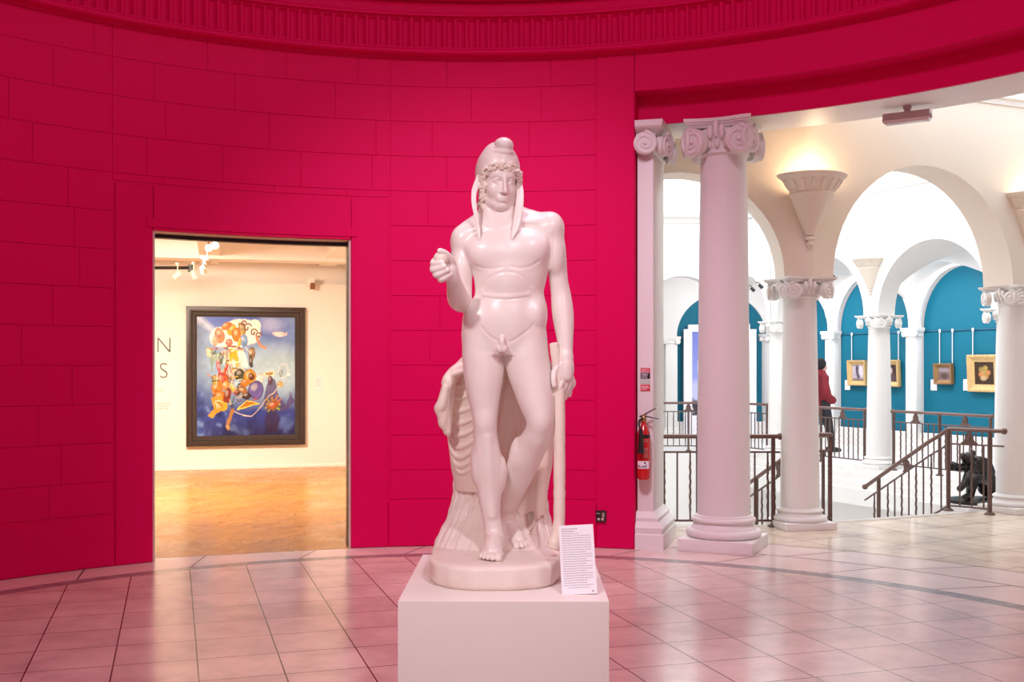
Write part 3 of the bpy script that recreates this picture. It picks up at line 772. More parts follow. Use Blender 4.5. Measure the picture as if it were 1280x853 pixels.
# far railings along the far arcade
def farrail(label, p, q, npost, norn):
    L_ = (q-p).length
    railing(label, [tuple(p),tuple(q)], [.02]+[L_*(i+1)/npost for i in range(npost-1)]+[L_-.02], orn=[L_*(i+.5)/norn for i in range(norn)] if norn else (), zrail=.9, spacing=.105, caps=(True,True), zbot=.1)
farrail('far iron railing left of the middle far column, the person walking behind it', fa(-.95,-.05), fa(-.1,-.05), 2, 2)
farrail('far iron railing right of the middle far column below the small dull framed picture', fa(.14,-.05), fa(.9,-.05), 2, 2)
farrail('far iron railing seen right of the large front column', fa(-1.75,-.05), fa(-1.1,-.05), 2, 1)
farrail('far iron railing at the end of the hall in front of the picture board', Vector((2.62,20.35,0)), Vector((3.95,20.35,0)), 2, 1)
farrail('far iron railing at the right end behind the cream column at the edge', fa(1.12,-.05), fa(1.9,-.05), 2, 1)
# ------------------------------------------------------------------ text helper
def text_mesh(name, s, size, mat_, parent=None, depth=.002, align='CENTER', offset=0.0):
    cu = bpy.data.curves.new('t', 'FONT'); cu.body = s; cu.size = size; cu.extrude = depth; cu.align_x = align; cu.align_y = 'CENTER'; cu.offset = offset
    o = bpy.data.objects.new('t', cu); COL.objects.link(o)
    dg = bpy.context.evaluated_depsgraph_get(); me = bpy.data.meshes.new_from_object(o.evaluated_get(dg)); me.name = name
    bpy.data.objects.remove(o); bpy.data.curves.remove(cu)
    me.materials.clear(); me.materials.append(mat_)
    r = bpy.data.objects.new(name, me); COL.objects.link(r)
    if parent: r.parent = parent
    return r
# ------------------------------------------------------------------ painter: paint a canvas as coloured cells of a mesh
def paint_canvas(name, w, h, nx, ny, painter, parent, rough=.35, seed=1):
    xs = np.linspace(0,1,nx); ys = np.linspace(0,1,ny); X, Y = np.meshgrid(xs, ys, indexing='ij')
    colr = np.zeros((nx,ny,3)); painter(X, Y, colr, np.random.default_rng(seed))
    V = np.stack([(X-.5)*w, np.zeros_like(X), (Y-.5)*h], -1).reshape(-1,3)
    idx = np.arange(nx*ny).reshape(nx,ny)
    F = np.stack([idx[:-1,:-1],idx[1:,:-1],idx[1:,1:],idx[:-1,1:]],-1).reshape(-1,4)
    m = bpy.data.materials.get('painted '+name) or bpy.data.materials.new('painted '+name); m.use_nodes = True; nt = m.node_tree; b = nt.nodes['Principled BSDF']
    at = nt.nodes.new('ShaderNodeVertexColor'); at.layer_name = 'paint'; nt.links.new(at.outputs[0], b.inputs['Base Color']); b.inputs['Roughness'].default_value = rough
    o = np_mesh('canvas', V, F, m, parent)
    ca = o.data.color_attributes.new('paint', 'FLOAT_COLOR', 'POINT')
    ca.data.foreach_set('color', np.concatenate([np.clip(colr,0,1).reshape(-1,3), np.ones((nx*ny,1))],1).astype(np.float32).ravel())
    return o
def lin(r, g, b): return np.array([((c/255)/12.92 if c/255 <= .04045 else ((c/255+.055)/1.055)**2.4) for c in (r,g,b)])
def vnoise(X, Y, sc, rng, octv=4):
    out = np.zeros_like(X); amp = 1
    for o in range(octv):
        n = int(sc*2**o)+3; g = rng.random((n,n)); fx = X*(n-2); fy = Y*(n-2)
        i, j = fx.astype(int), fy.astype(int); u, v = fx-i, fy-j; u = u*u*(3-2*u); v = v*v*(3-2*v)
        out += amp*(g[i,j]*(1-u)*(1-v)+g[i+1,j]*u*(1-v)+g[i,j+1]*(1-u)*v+g[i+1,j+1]*u*v); amp *= .5
    return out/2
def mixc(colr, mask, c): colr[:] = colr*(1-mask[...,None])+np.asarray(c)*mask[...,None]
def ell(X, Y, cx, cy, rx, ry, rot=0, soft=.12):
    c, s = math.cos(rot), math.sin(rot); dx, dy = X-cx, (Y-cy)
    u = (dx*c+dy*s)/rx; v = (-dx*s+dy*c)/ry
    return np.clip((1-np.hypot(u,v))/soft+.5, 0, 1)
def stroke(X, Y, pts, w, soft=.004):
    d = np.full(X.shape, 9.)
    for (x0,y0),(x1,y1) in zip(pts[:-1], pts[1:]):
        L2 = (x1-x0)**2+(y1-y0)**2+1e-9; t = np.clip(((X-x0)*(x1-x0)+(Y-y0)*(y1-y0))/L2,0,1)
        d = np.minimum(d, np.hypot(X-x0-t*(x1-x0), (Y-y0-t*(y1-y0))*1.18))
    return np.clip((w-d)/soft+.5, 0, 1)
def poly(X, Y, pts):
    ins = np.zeros(X.shape, bool); n = len(pts)
    for i in range(n):
        x0,y0 = pts[i]; x1,y1 = pts[(i+1)%n]
        if y0 == y1: continue
        c = ((y0 > Y) != (y1 > Y)) & (X < (x1-x0)*(Y-y0)/(y1-y0)+x0); ins ^= c
    return ins.astype(float)
def big_painting(X0, Y0, C, rg):
    """an invented surreal composition: a pale cloud of forms over ochre and red figures on a blue ground"""
    n1 = vnoise(X0,Y0,3,rg); n2 = vnoise(X0,Y0,7,rg); n3 = vnoise(X0,Y0,16,rg); n4 = vnoise(X0,Y0,30,rg,3)
    X = X0+.035*(n2-.5)+.016*(n3-.5); Y = Y0+.030*(vnoise(X0,Y0,6,rg)-.5)+.016*(n4-.5)
    mid, low = lin(150,182,212), lin(46,62,140)
    C[:] = mid
    mixc(C, np.clip((Y-.60)/.3,0,1)*np.clip(n1*1.5-.1,0,1), lin(82,108,190))
    mixc(C, np.clip((.42-Y)/.22,0,1), low); mixc(C, np.clip((.17-Y)/.17,0,1), lin(32,36,82))
    mixc(C, np.clip((.30-X)/.28,0,1)*np.clip((.62-Y)/.3,0,1)*.9, lin(58,76,150)); mixc(C, np.clip((.12-X)/.1,0,1)*np.clip((Y-.4)/.3,0,1)*.6, lin(92,104,135))
    mixc(C, np.clip((n2-.55)*3,0,1)*np.clip((.45-Y)/.2,0,1), lin(95,125,195)); mixc(C, np.clip((.42-n3)*4,0,1)*np.clip((.4-Y)/.2,0,1)*.6, lin(22,24,66))
    mixc(C, np.clip((n3-.56)*6,0,1)*np.clip((.5-X)/.3,0,1)*np.clip((.45-Y)/.2,0,1)*.7, lin(120,150,205))
    mixc(C, stroke(X,Y,[(0,.99),(.2,.86),(.3,.82)],.03,.05)*.6, lin(215,225,240)); mixc(C, ell(X,Y,.8,.55,.25,.18,0,.9)*.6, lin(180,212,222)); mixc(C, ell(X,Y,.75,.93,.12,.06,0,.9)*.5, lin(190,200,235))
    W = lin(246,242,230)
    def blob(cx, cy, rx, ry, rot, c, edge=.55):
        """a brushed form: mottled body, dark rim, light on its upper left"""
        e = ell(X,Y,cx,cy,rx,ry,rot,.10); k = 1+.9*(n4-.5); inner = ell(X,Y,cx,cy,rx*.86,ry*.86,rot,.25)
        mixc(C, e, np.asarray(c)*edge); C[:] = C*(1-inner[...,None])+(np.asarray(c)*k[...,None])*inner[...,None]
        mixc(C, ell(X,Y,cx-rx*.25,cy+ry*.3,rx*.4,ry*.35,rot,.8)*.35, W)
    for a in ((.44,.90,.19,.07),(.24,.83,.11,.085),(.52,.86,.12,.10),(.40,.80,.12,.06),(.34,.77,.09,.045),(.58,.92,.06,.05)): mixc(C, ell(X,Y,*a), W)
    Yl, Or, Rd, Br, Gn = lin(226,176,40), lin(208,128,40), lin(188,58,42), lin(104,62,38), lin(70,76,52)
    for a in (((.23,.84,.05,.07,.3,lin(205,138,100))),(.35,.89,.05,.05,.2,Yl),(.30,.92,.05,.03,.4,Or),(.40,.85,.045,.06,0,Or),(.33,.78,.04,.03,0,lin(205,120,95)),(.47,.80,.04,.055,.3,lin(120,160,205)),(.43,.79,.018,.045,0,Yl),(.19,.80,.03,.05,0,lin(220,165,135)),(.45,.90,.03,.05,.5,lin(170,150,90))): blob(*a[:5], a[5])
    for cx,cy,r in ((.50,.90,.045),(.57,.86,.040),(.62,.835,.034),(.46,.935,.03)):
        mixc(C, stroke(X,Y,[(cx+r*(1-.05*i)*math.cos(t),cy+r*(1-.05*i)*math.sin(t)*.85) for i,t in enumerate(np.linspace(.3,6.6,18))],.0075), lin(120,78,52))
    mixc(C, stroke(X,Y,[(.6,.82),(.62,.77),(.66,.745),(.69,.735)],.011), lin(205,140,100)); mixc(C, stroke(X,Y,[(.28,.73),(.34,.75),(.40,.745),(.46,.72)],.009), lin(140,78,50))
    mixc(C, poly(X,Y,[(.13,.76),(.20,.70),(.17,.60),(.15,.45),(.11,.36),(.16,.50)])*.8, lin(120,150,130)); blob(.13,.70,.03,.05,.4,lin(180,195,170)); blob(.19,.66,.05,.03,.5,lin(165,200,185))
    mixc(C, poly(X,Y,[(.24,.70),(.42,.72),(.50,.62),(.46,.50),(.34,.46),(.24,.52),(.20,.62)])*.9, lin(205,196,182))
    mixc(C, poly(X,Y,[(.33,.73),(.41,.73),(.42,.60),(.37,.53),(.34,.60)]), Yl); mixc(C, poly(X,Y,[(.41,.70),(.47,.72),(.52,.58),(.45,.56)]), W)
    for a in ((.26,.60,.03,.08,.2,lin(150,195,215)),(.22,.56,.018,.06,.3,lin(200,110,125)),(.29,.56,.018,.05,-.3,lin(190,70,60)),(.55,.68,.035,.06,-.2,lin(150,122,86)),(.545,.62,.02,.05,.2,lin(70,62,58)),(.43,.505,.05,.05,.4,Gn),(.37,.60,.025,.045,0,lin(195,212,205)),(.24,.64,.02,.05,.1,lin(95,110,75))): blob(*a)
    for y_ in (.70,.61): mixc(C, stroke(X,Y,[(.28,y_),(.45,y_+.01)],.007), lin(240,232,215))
    for x_ in (.28,.45): mixc(C, stroke(X,Y,[(x_,.61),(x_,.71)],.0055), lin(228,218,205))
    for a in ((.25,.46,.075,.065,.3,Rd),(.20,.40,.055,.075,-.3,Or),(.29,.42,.04,.045,0,lin(215,150,85)),(.23,.31,.07,.075,.3,lin(200,122,40)),(.31,.34,.035,.065,-.4,lin(130,54,34)),(.37,.40,.025,.055,.7,Yl),(.18,.47,.03,.04,.2,lin(170,150,60)),(.34,.46,.03,.03,0,Br),(.26,.25,.05,.04,.5,Yl),(.41,.36,.03,.025,.4,Br),(.44,.40,.03,.035,.2,Gn)): blob(*a)
    mixc(C, poly(X,Y,[(.14,.32),(.25,.34),(.28,.25),(.22,.20),(.16,.15),(.11,.17),(.17,.22)]), lin(205,150,55))
    for a in ((.53,.49,.07,.07,0,lin(208,152,50)),(.545,.49,.032,.03,0,lin(110,58,34)),(.48,.44,.045,.035,.4,Or),(.46,.38,.05,.03,-.4,lin(150,100,50)),(.62,.45,.04,.085,-.5,lin(225,224,226)),(.59,.38,.08,.075,.3,lin(98,92,160)),(.50,.33,.05,.03,.2,lin(70,52,60))): blob(*a)
    mixc(C, poly(X,Y,[(.66,.28),(.70,.42),(.74,.50),(.79,.46),(.82,.34),(.90,.25),(.95,.36),(.98,.28),(.9,.2),(.7,.2)])*.85, lin(80,68,118))
    blob(.73,.52,.065,.03,0,lin(225,216,190),.8); blob(.73,.525,.04,.015,0,lin(150,115,60)); blob(.735,.46,.026,.045,0,lin(96,66,88))
    mixc(C, (ell(X,Y,.87,.54,.055,.06,0)-ell(X,Y,.87,.54,.047,.052,0))*.8, lin(225,230,230)); blob(.85,.52,.02,.03,0,lin(150,175,180)); blob(.84,.43,.035,.025,0,lin(200,165,95)); mixc(C, ell(X,Y,.93,.51,.016,.012,0), W)
    mixc(C, stroke(X,Y,[(.84,.42),(.78,.37),(.68,.30),(.60,.20),(.55,.16),(.48,.17),(.36,.21)],.0045), lin(205,195,185))
    for k in range(11):
        a = k*.6; L_ = .07+.045*((k*7)%5)/5
        mixc(C, stroke(X,Y,[(.77,.26),(.77+L_*math.cos(a),.265+L_*.7*math.sin(a))],.009), lin(200-6*k,112+7*k,52))
    blob(.77,.255,.06,.035,.2,lin(172,92,52)); mixc(C, ell(X,Y,.76,.12,.08,.10,0)*.6, lin(52,36,46))
    mixc(C, poly(X,Y,[(.40,.22),(.50,.29),(.62,.27),(.52,.24)]), lin(170,110,40)); mixc(C, stroke(X,Y,[(.40,.22),(.50,.29),(.62,.27),(.40,.22)],.0045), lin(228,206,90))
    mixc(C, stroke(X,Y,[(.35,.22),(.34,.16),(.31,.09)],.017,.01), lin(165,118,66)); blob(.31,.07,.025,.03,0,lin(190,138,80))
    for k in range(70):                                  # quick broken brush marks through the figures
        cx, cy = rg.normal(.32,.10), rg.uniform(.24,.74); a = rg.uniform(0,PI); L_ = rg.uniform(.012,.04)
        c = (Br,Yl,Rd,W,Gn,Or,lin(60,40,50),lin(140,175,200))[k%8]
        mixc(C, stroke(X,Y,[(cx-L_*math.cos(a),cy-L_*math.sin(a)),(cx,cy+rg.uniform(-.012,.012)),(cx+L_*math.cos(a),cy+L_*math.sin(a))],rg.uniform(.0025,.006))*.85, c)
    blob(.83,.855,.065,.022,-.05,lin(228,212,214),.85); mixc(C, poly(X,Y,[(.86,.855),(.92,.875),(.91,.84)]), lin(212,192,198))
    C *= (1+.30*(n3[...,None]-.5)+.22*(n4[...,None]-.5))*1.05
def small_painting(kind):
    def f(X, Y, C, rg):
        n1 = vnoise(X,Y,4,rg); n2 = vnoise(X,Y,10,rg)
        if kind == 'mist':
            C[:] = lin(185,175,185); mixc(C, ell(X,Y,.5,.55,.16,.45,.15,.5), lin(75,60,80)); mixc(C, np.clip((.25-Y)/.2,0,1), lin(120,95,85)); mixc(C, ell(X,Y,.75,.6,.2,.3,0,.7)*.7, lin(225,220,230))
        elif kind == 'dark':
            C[:] = lin(58,40,42); mixc(C, ell(X,Y,.45,.62,.2,.22,0,.5), lin(210,180,180)); mixc(C, ell(X,Y,.5,.2,.4,.3,0,.6), lin(95,70,75)); mixc(C, ell(X,Y,.3,.45,.12,.2,.5,.5), lin(150,120,110))
        elif kind == 'grey':
            C[:] = lin(125,105,108); mixc(C, np.clip((Y-.5)/.4,0,1), lin(165,150,160)); mixc(C, ell(X,Y,.5,.35,.3,.25,0,.6), lin(85,68,62)); mixc(C, stroke(X,Y,[(.1,.2),(.5,.55),(.9,.35)],.04,.05), lin(105,85,75))
        else:
            C[:] = lin(62,42,30)
            for cx,cy,r in ((.35,.65,.13),(.55,.72,.12),(.5,.5,.16),(.68,.52,.12),(.32,.45,.12),(.6,.35,.1)): mixc(C, ell(X,Y,cx,cy,r,r*.9,0,.5), lin(150+50*rg.random(),120+30*rg.random(),75)); 
            mixc(C, ell(X,Y,.45,.28,.16,.1,0,.5), lin(190,160,120))
        C *= (1+.5*(n2[...,None]-.5)+.3*(n1[...,None]-.5))
    return f
def frame_mb(w, h, prof, wavy=0.0, seg=1):
    """mitred moulding round an opening w x h; prof: (outwards from the opening, towards the room)"""
    mb = MB(); rings = []
    cs = [(-1,-1),(1,-1),(1,1),(-1,1)]
    pts = []
    for k in range(4):
        a, b = cs[k], cs[(k+1)%4]
        for i in range(seg): pts.append((a[0]+(b[0]-a[0])*i/seg, a[1]+(b[1]-a[1])*i/seg))
    for i, (sx, sz) in enumerate(pts):
        rg = []
        for j, (o, d) in enumerate(prof):
            oo = o*(1+(wavy*math.sin(i*2.1) if j in (len(prof)//2, len(prof)//2+1) else 0))
            rg.append((sx*(w/2)+(oo if sx > .999 else -oo if sx < -.999 else 0), -d, sz*(h/2)+(oo if sz > .999 else -oo if sz < -.999 else 0)))
        rings.append(rg)
    n = len(rings); m = len(prof); vs = [p for r in rings for p in r]; fs = []
    for i in range(n):
        for j in range(m-1):
            k = (i+1)%n; fs.append((i*m+j, k*m+j, k*m+j+1, i*m+j+1))
    return mb.add(vs, fs)
def picture(label, P, rz, w, h, fw, prof, fm, painter, nx=60, ny=60, wavy=0, seg=1, seed=1, tilt=0.0, cat='painting', rough=.35):
    """outer size w x h; P centre on the wall"""
    root = thing('framed_painting', label, cat, tuple(P), rz); root.rotation_euler = (tilt, 0, rz)
    iw, ih = w-2*fw, h-2*fw
    frame_mb(iw, ih, prof, wavy, seg).build('frame', fm, root, angle=25)
    c = paint_canvas(label[:12], iw+.01, ih+.01, nx, ny, painter, root, rough, seed); c.location = (0,-.018,0)
    mb = MB(); mb.box((-w/2+.02,-.012,-h/2+.02),(w/2-.02,-.002,h/2-.02)); mb.build('backing', M['frame_dark'], root)
    return root
grz = math.atan2(GD.y, GD.x)
def g_at(x, y, n=0.0):
    """photo pixel on the gallery back wall"""
    k = (x-640)/FPX; P0 = G0+GN*n
    u = (k*P0.y-P0.x)/(GD.x-k*GD.y); p = P0+GD*u
    return Vector((p.x, p.y, CAMH+(HZ-y)/FPX*p.y))
pl_, pr_ = g_at(234.5, 470), g_at(383, 470)
pw = (pr_-pl_).length; pt_, pb_ = g_at(309, 384).z, g_at(309, 557).z
pc = g_at(308, 470); pc.z = (pt_+pb_)/2
FWD = .155
picture('large abstract painting on blue in a wide dark frame, seen through the doorway', pc-GN*.004, grz, pw, pt_-pb_, FWD,
        [(-.004,.018),(.0,.03),(.02,.035),(.025,.05),(.06,.055),(.075,.075),(.13,.085),(.15,.08),(.155,.065),(.155,.0)], M['frame_dark'], big_painting, 300, 350, seed=4, rough=.28)
for ch, x, y in (('N',205,432.5),('S',204.5,464.5)):
    p = g_at(x, y); o = text_mesh('wall_letter', ch, .345, M['letter'], None, .004, offset=-.0075); o.location = p-GN*.004; o.rotation_euler = (PI/2,0,grz); o.scale = (.92,1,1)
    tag(o, f'thin dark capital letter {ch} on the cream wall beside the doorway edge', 'lettering')
# panel of small print below the letters
for (x0,x1,y0,y1,lb,nl) in ((196,206,488,492,'short line of small faded print below the wall letters',1),(196,209,505,514,'faint block of small print low on the cream wall',3)):
    p0, p1 = g_at(x0,y0), g_at(x1,y1); mb = MB(); w_ = (p1-p0).length; hh = abs(p0.z-p1.z)
    for k in range(nl):
        z = -hh*k/max(nl,1); x = 0
        rg = random.Random(k+x0)
        while x < w_*(1 if k < nl-1 else .7):
            l = rg.uniform(.02,.05); mb.box((x,-.002,z-.008),(x+l,0,z+.008)); x += l+.012
    o = mb.build('wall_text', mat('faded print',(.55,.50,.45),.7)); o.location = p0-GN*.004; o.rotation_euler = (0,0,grz); tag(o, lb, 'wall text')
p = g_at(398.5, 480); root = thing('caption_card', 'white caption card on the cream wall right of the big painting', 'label', tuple(p-GN*.003), grz)
mb = MB(); mb.box((-.062,-.006,-.10),(.062,0,.10), bev=.002); mb.build('card', M['card'], root)
mb = MB()
for k in range(7): mb.box((-.05,-.0075,.075-k*.02),(.05-.02*(k%3),-.0055,.082-k*.02))
mb.build('print', mat('pale print',(.55,.53,.53),.7), root)
# small sensor on the gallery wall
p = g_at(389, 350, -.12); root = thing('wall_sensor', 'small brown and white sensor high on the gallery wall', 'sensor', tuple(p), grz)
mb = MB(); mb.box((-.05,-.04,-.09),(.05,.12,.03), bev=.006); mb.build('body', M['gallery'], root)
mb = MB(); mb.box((-.02,-.055,-.15),(.055,.0,-.05), bev=.006); mb.build('lens', mat('brown lens',(.25,.09,.03),.4), root)
# lighting track with spot lamps, high in the gallery
def spot_fit(label, P, aim, lit=False, sc=1.0, power=0):
    root = thing('track_spotlight', label, 'spotlight', tuple(P))
    d = (Vector(aim)-Vector(P)).normalized(); q = d.to_track_quat('-Z','Y').to_matrix().to_4x4()
    mb = MB(); mb.lathe([(.02*sc,.09*sc),(.045*sc,.085*sc),(.055*sc,.06*sc),(.06*sc,-.06*sc),(.07*sc,-.09*sc),(.06*sc,-.085*sc),(.045*sc,-.05*sc)], 20, M=q, cap=(True,False)); mb.build('lamp_head', M['track'], root, angle=40)
    mb = MB(); mb.lathe([(.056*sc,-.06*sc),(.0,-.055*sc)], 18, M=q, cap=(False,False)); mb.build('lamp_face', M['bulb'] if lit else M['steel'], root)
    mb = MB(); mb.tube([(0,0,.05*sc),(0,.0,.16*sc),(0,0,.24*sc)], .012*sc, 8); mb.box((-.03*sc,-.05*sc,.22*sc),(.03*sc,.05*sc,.27*sc)); mb.build('bracket', M['track'], root)
    if power: lamp('SPOT', 'track_lamp', tuple(Vector(P)+d*.11*sc), power, (1.0,.78,.50), aim, .05, 80, .8)
    return root
trk = PX(212, 335, 15.2); tke = PX(238, 335, 15.4)
root = thing('lighting_track', 'dark lighting track under the gallery ceiling, top left of the doorway', 'lighting track', tuple(trk))
d_ = tke-trk; mb = MB(); mb.tube([tuple(-d_*1.5),tuple(d_)], .022, 4, up=(0,0,1)); mb.build('rail', M['black'], root)
mb = MB(); mb.box((d_.x-.03,d_.y-.03,-.04),(d_.x+.03,d_.y+.03,.06)); mb.build('end_cap', M['black'], root)
tgt = tuple(pc)
spot_fit('cream spotlight on the dark track, nearer the doorway edge', PX(222,344,15.1), tuple(pc+Vector((-3,0,0))), sc=.62)
spot_fit('cream spotlight on the dark track, second from the doorway edge', PX(242,343,15.2), tuple(pc+Vector((0,0,-.5))), sc=.62)
for (x,y,Y_,lb,s) in ((268.5,305.5,10.9,'bright lit spotlight at the top of the doorway, the right one of the close pair',1),(260.5,309,11.2,'bright lit spotlight at the top of the doorway, the left one of the close pair',1)):
    spot_fit(lb, PX(x,y,Y_), (-1.2,5.5,1.0), True, .6)
spot_fit('pale spotlight hanging just under the lit pair', PX(259,325,12.5), tuple(pc), sc=.6)
spot_fit('pale spotlight low beside the ceiling beam', PX(254,337,13.5), tuple(pc), sc=.6)

# ------------------------------------------------------------------ teal wall pictures
def t_at(x, y, n=0.06):
    k = (x-640)/FPX; P0 = WO+FN*n; u = (k*P0.y-P0.x)/(FD.x-k*FD.y); p = P0+FD*u
    return Vector((p.x,p.y,CAMH+(HZ-y)/FPX*p.y))
SMALL = [(-.003,.018),(0,.03),(.015,.035),(.05,.05),(.075,.075),(.10,.08),(.11,.07),(.11,0)]
def tpic(label, x0, x1, y0, y1, fm, kind, hang, fwk=.092, wavy=0, seg=1, seed=1):
    a, b = t_at(x0,(y0+y1)/2,.0), t_at(x1,(y0+y1)/2,.0); w = (b-a).length; c = t_at((x0+x1)/2,(y0+y1)/2, .03)
    h = (y1-y0)/FPX*c.y; k = fwk/.11
    picture(label, c-FN*.0, frz, w, h, fwk, [(o*k,d) for o,d in SMALL], fm, small_painting(kind), 50, 60, wavy, seg, seed, tilt=.05)
    for hx, lb in hang:
        top = 2.23; p = t_at(hx, 430, .045); z0 = c.z+h*.42
        mb = MB(); mb.tube([(0,0,0),(0,0,top-z0)], .008, 6); mb.box((-.015,-.02,top-z0-.03),(.015,.01,top-z0+.03))
        o = mb.build('picture_rod', M['white']); o.location = (p.x-FN.x*.03,p.y-FN.y*.03,z0); tag(o, lb, 'hanging rod')
tpic('small gilt framed misty picture left of the middle far column', 1062, 1084.5, 450.5, 482, M['gilt'], 'mist', [(1066,'white hanging rod above the gilt framed misty picture')])
tpic('gilt framed dark portrait just right of the middle far column', 1102, 1126, 450, 483.5, M['gilt'], 'dark', [(1124.5,'white hanging rod above the gilt framed dark portrait')], seed=2)
tpic('small dull wooden framed grey picture on the teal wall', 1170, 1192.5, 454.5, 480.5, M['gilt_dull'], 'grey', [(1176,'white hanging rod, left of the two over the small dull framed picture'),(1192,'white hanging rod, right of the two over the small dull framed picture')], .075, seed=3)
tpic('large ornate gilt framed still life beside the far right column', 1212, 1251, 443.5, 490, M['gilt'], 'flowers', [(1217.5,'white hanging rod above the large ornate gilt frame')], .125, .10, 14, seed=4)
for x, lb in ((1059.5,'white label left of the gilt framed misty picture'),(1167.5,'white label left of the small dull framed picture'),(1208.5,'white label left of the large ornate gilt frame')):
    p = t_at(x, 481.5, .055); root = thing('caption_card', lb, 'label', tuple(p), frz)
    mb = MB(); mb.box((-.075,-.006,-.10),(.075,0,.10), bev=.002); mb.build('card', M['card'], root)
    mb = MB()
    for k in range(6): mb.box((-.06,-.0075,.07-k*.022),(.055-.02*(k%3),-.0055,.077-k*.022))
    mb.build('print', mat('pale print',(.6,.58,.58),.7), root)
p = t_at(1133, 547, .02); root = thing('wall_socket', 'tiny grey socket on the white skirting behind the far railing', 'socket', tuple(p), frz)
mb = MB(); mb.box((-.05,-.012,-.05),(.05,0.02,.05), bev=.004); mb.build('plate', mat('pale grey plastic',(.6,.6,.62),.4), root)
mb = MB(); mb.box((-.02,-.016,-.015),(.02,-.011,.02)); mb.build('switch', M['white'], root)
# picture board in the far end bay
root = thing('display_board', 'white stepped display board at the far end behind the large front column', 'display board', (4.60,24.2,0))
mb = MB(); hw_ = .80; zt_ = 2.50
out = [(-hw_,.05),(-hw_,zt_-.10),(-hw_+.10,zt_-.10),(-hw_+.10,zt_),(hw_-.14,zt_),(hw_-.14,zt_-.10),(hw_,zt_-.10),(hw_,.05)]
mb.loft([[(x,-.06,z) for x,z in out],[(x,.06,z) for x,z in out]]); mb.build('board', M['card'], root, angle=20)
def poster(X, Y, C, rg):
    n = vnoise(X,Y,4,rg); n2 = vnoise(X,Y,14,rg)
    C[:] = lin(150,160,225); mixc(C, np.clip((Y-.4)/.6,0,1), lin(105,115,195)); mixc(C, np.clip((.45-Y)/.1,0,1), lin(195,195,230))
    mixc(C, poly(X,Y,[(.10,.52),(.35,.52),(.35,.68),(.25,.72),(.1,.66)]), lin(235,235,240)); mixc(C, poly(X,Y,[(.12,.54),(.24,.54),(.24,.60),(.12,.60)]), lin(85,70,85)); 
    mixc(C, np.clip((.22-Y-.10*n2+.12*n)/.05,0,1), lin(60,50,62)); mixc(C, stroke(X,Y,[(.1,.05),(.22,.30)],.01), lin(70,60,70)); mixc(C, np.clip((n2-.62)*6,0,1)*np.clip((.25-Y)/.1,0,1), lin(225,220,230))
c_ = paint_canvas('poster', 1.24, 1.85, 90, 120, poster, root, .4, 9); c_.location = (0,-.062,1.42); c_.name = 'photograph'
# tiny black spotlights by the far vaults
for (x,y,Y_,lb) in ((951,358,17.6,'small black spotlight right of the large front column, nearer the column'),(941,362,18.5,'small black spotlight touching the large front column edge'),(1040,345,16.6,'small black spotlight under the left far arch'),(1148,332,17.6,'small white spotlight up in the far vault')):
    P_ = PX(x,y,Y_); root = thing('vault_spotlight', lb, 'spotlight', tuple(P_))
    m_ = M['black'] if 'black' in lb else M['white']
    mb = MB(); q = Vector((.5,-.3,-.6)).to_track_quat('-Z','Y').to_matrix().to_4x4(); mb.lathe([(.03,.08),(.05,.06),(.055,-.07),(.04,-.06)], 14, M=q); mb.build('lamp_head', m_, root)
    mb = MB(); mb.tube([(0,0,.04),(-.06,.02,.12),(-.14,.05,.10)], .014, 6); mb.build('arm', m_, root); root.scale = (.55,.55,.55)

# ------------------------------------------------------------------ near fittings
# emergency light under the white soffit
e = PX(1134, 150, 8.95); er = math.radians(38.5)
root = thing('emergency_light', 'pinkish emergency light hanging under the white soffit of the beam', 'ceiling light', (e.x,e.y,BEAM_H), -er+.10)
mb = MB()
for s, z in ((0,0),): pass
pr = [(-.045,-.052),(-.05,-.06),(-.05,-.105),(-.042,-.112),(.042,-.112),(.05,-.105),(.05,-.06),(.045,-.052)]
mb.loft([[(x,y,z) for y,z in pr] for x in (-.185,.185)]); mb.build('housing', M['fixture'], root, angle=30)
mb = MB(); pr = [(-.046,-.110),(-.040,-.135),(.040,-.135),(.046,-.110)]
mb.loft([[(x*(.97 if z < -.12 else 1),y,z) for y,z in pr] for x in (-.18,.18)])
for k in range(24): mb.box((-.17+k*.0145,-.041,-.139),(-.164+k*.0145,.041,-.134))
mb.build('diffuser', M['lens'], root, angle=20)
for s in (-1,1):
    mb = MB(); mb.box((s*.186-.008,-.022,-.118),(s*.186+.008,.022,-.085), bev=.003); mb.build('clip', M['fixture'], root)
mb = MB(); mb.lathe([(.035,0),(.035,-.02),(.026,-.03),(.026,-.055)], 18); mb.build('mount', M['fixture'], root)

# fire extinguisher hanging on the pier
def pier_pt(t, n, z): 
    v = Matrix.Rotation(-ap,4,'Z') @ Vector((t,n,z)); return Vector((pier.location.x+v.x, pier.location.y+v.y, z))
fz = .61
P_ = pier_pt(.082, -.064, fz); root = thing('fire_extinguisher', 'red fire extinguisher with black horn hanging on the white pier', 'fire extinguisher', tuple(P_), -ap)
mb = MB(); mb.lathe([(.030,0),(.048,.004),(.056,.02),(.057,.05),(.057,.36),(.054,.40),(.042,.44),(.026,.465),(.020,.48),(.020,.50)], 32); mb.build('cylinder', M['ext_red'], root, angle=40)
mb = MB()
for a0_, a1_2, z0, z1 in ((-2.5,-.5,.10,.165),): 
    n_ = 14; mb.loft([[(.0578*math.cos(a0_+(a1_2-a0_)*i/n_), .0578*math.sin(a0_+(a1_2-a0_)*i/n_), z) for z in (z0,z1)] for i in range(n_+1)], close=False, cap=(False,False))
mb.build('name_label', M['card'], root, smooth=True)
t_ = MB()
rg = random.Random(5)
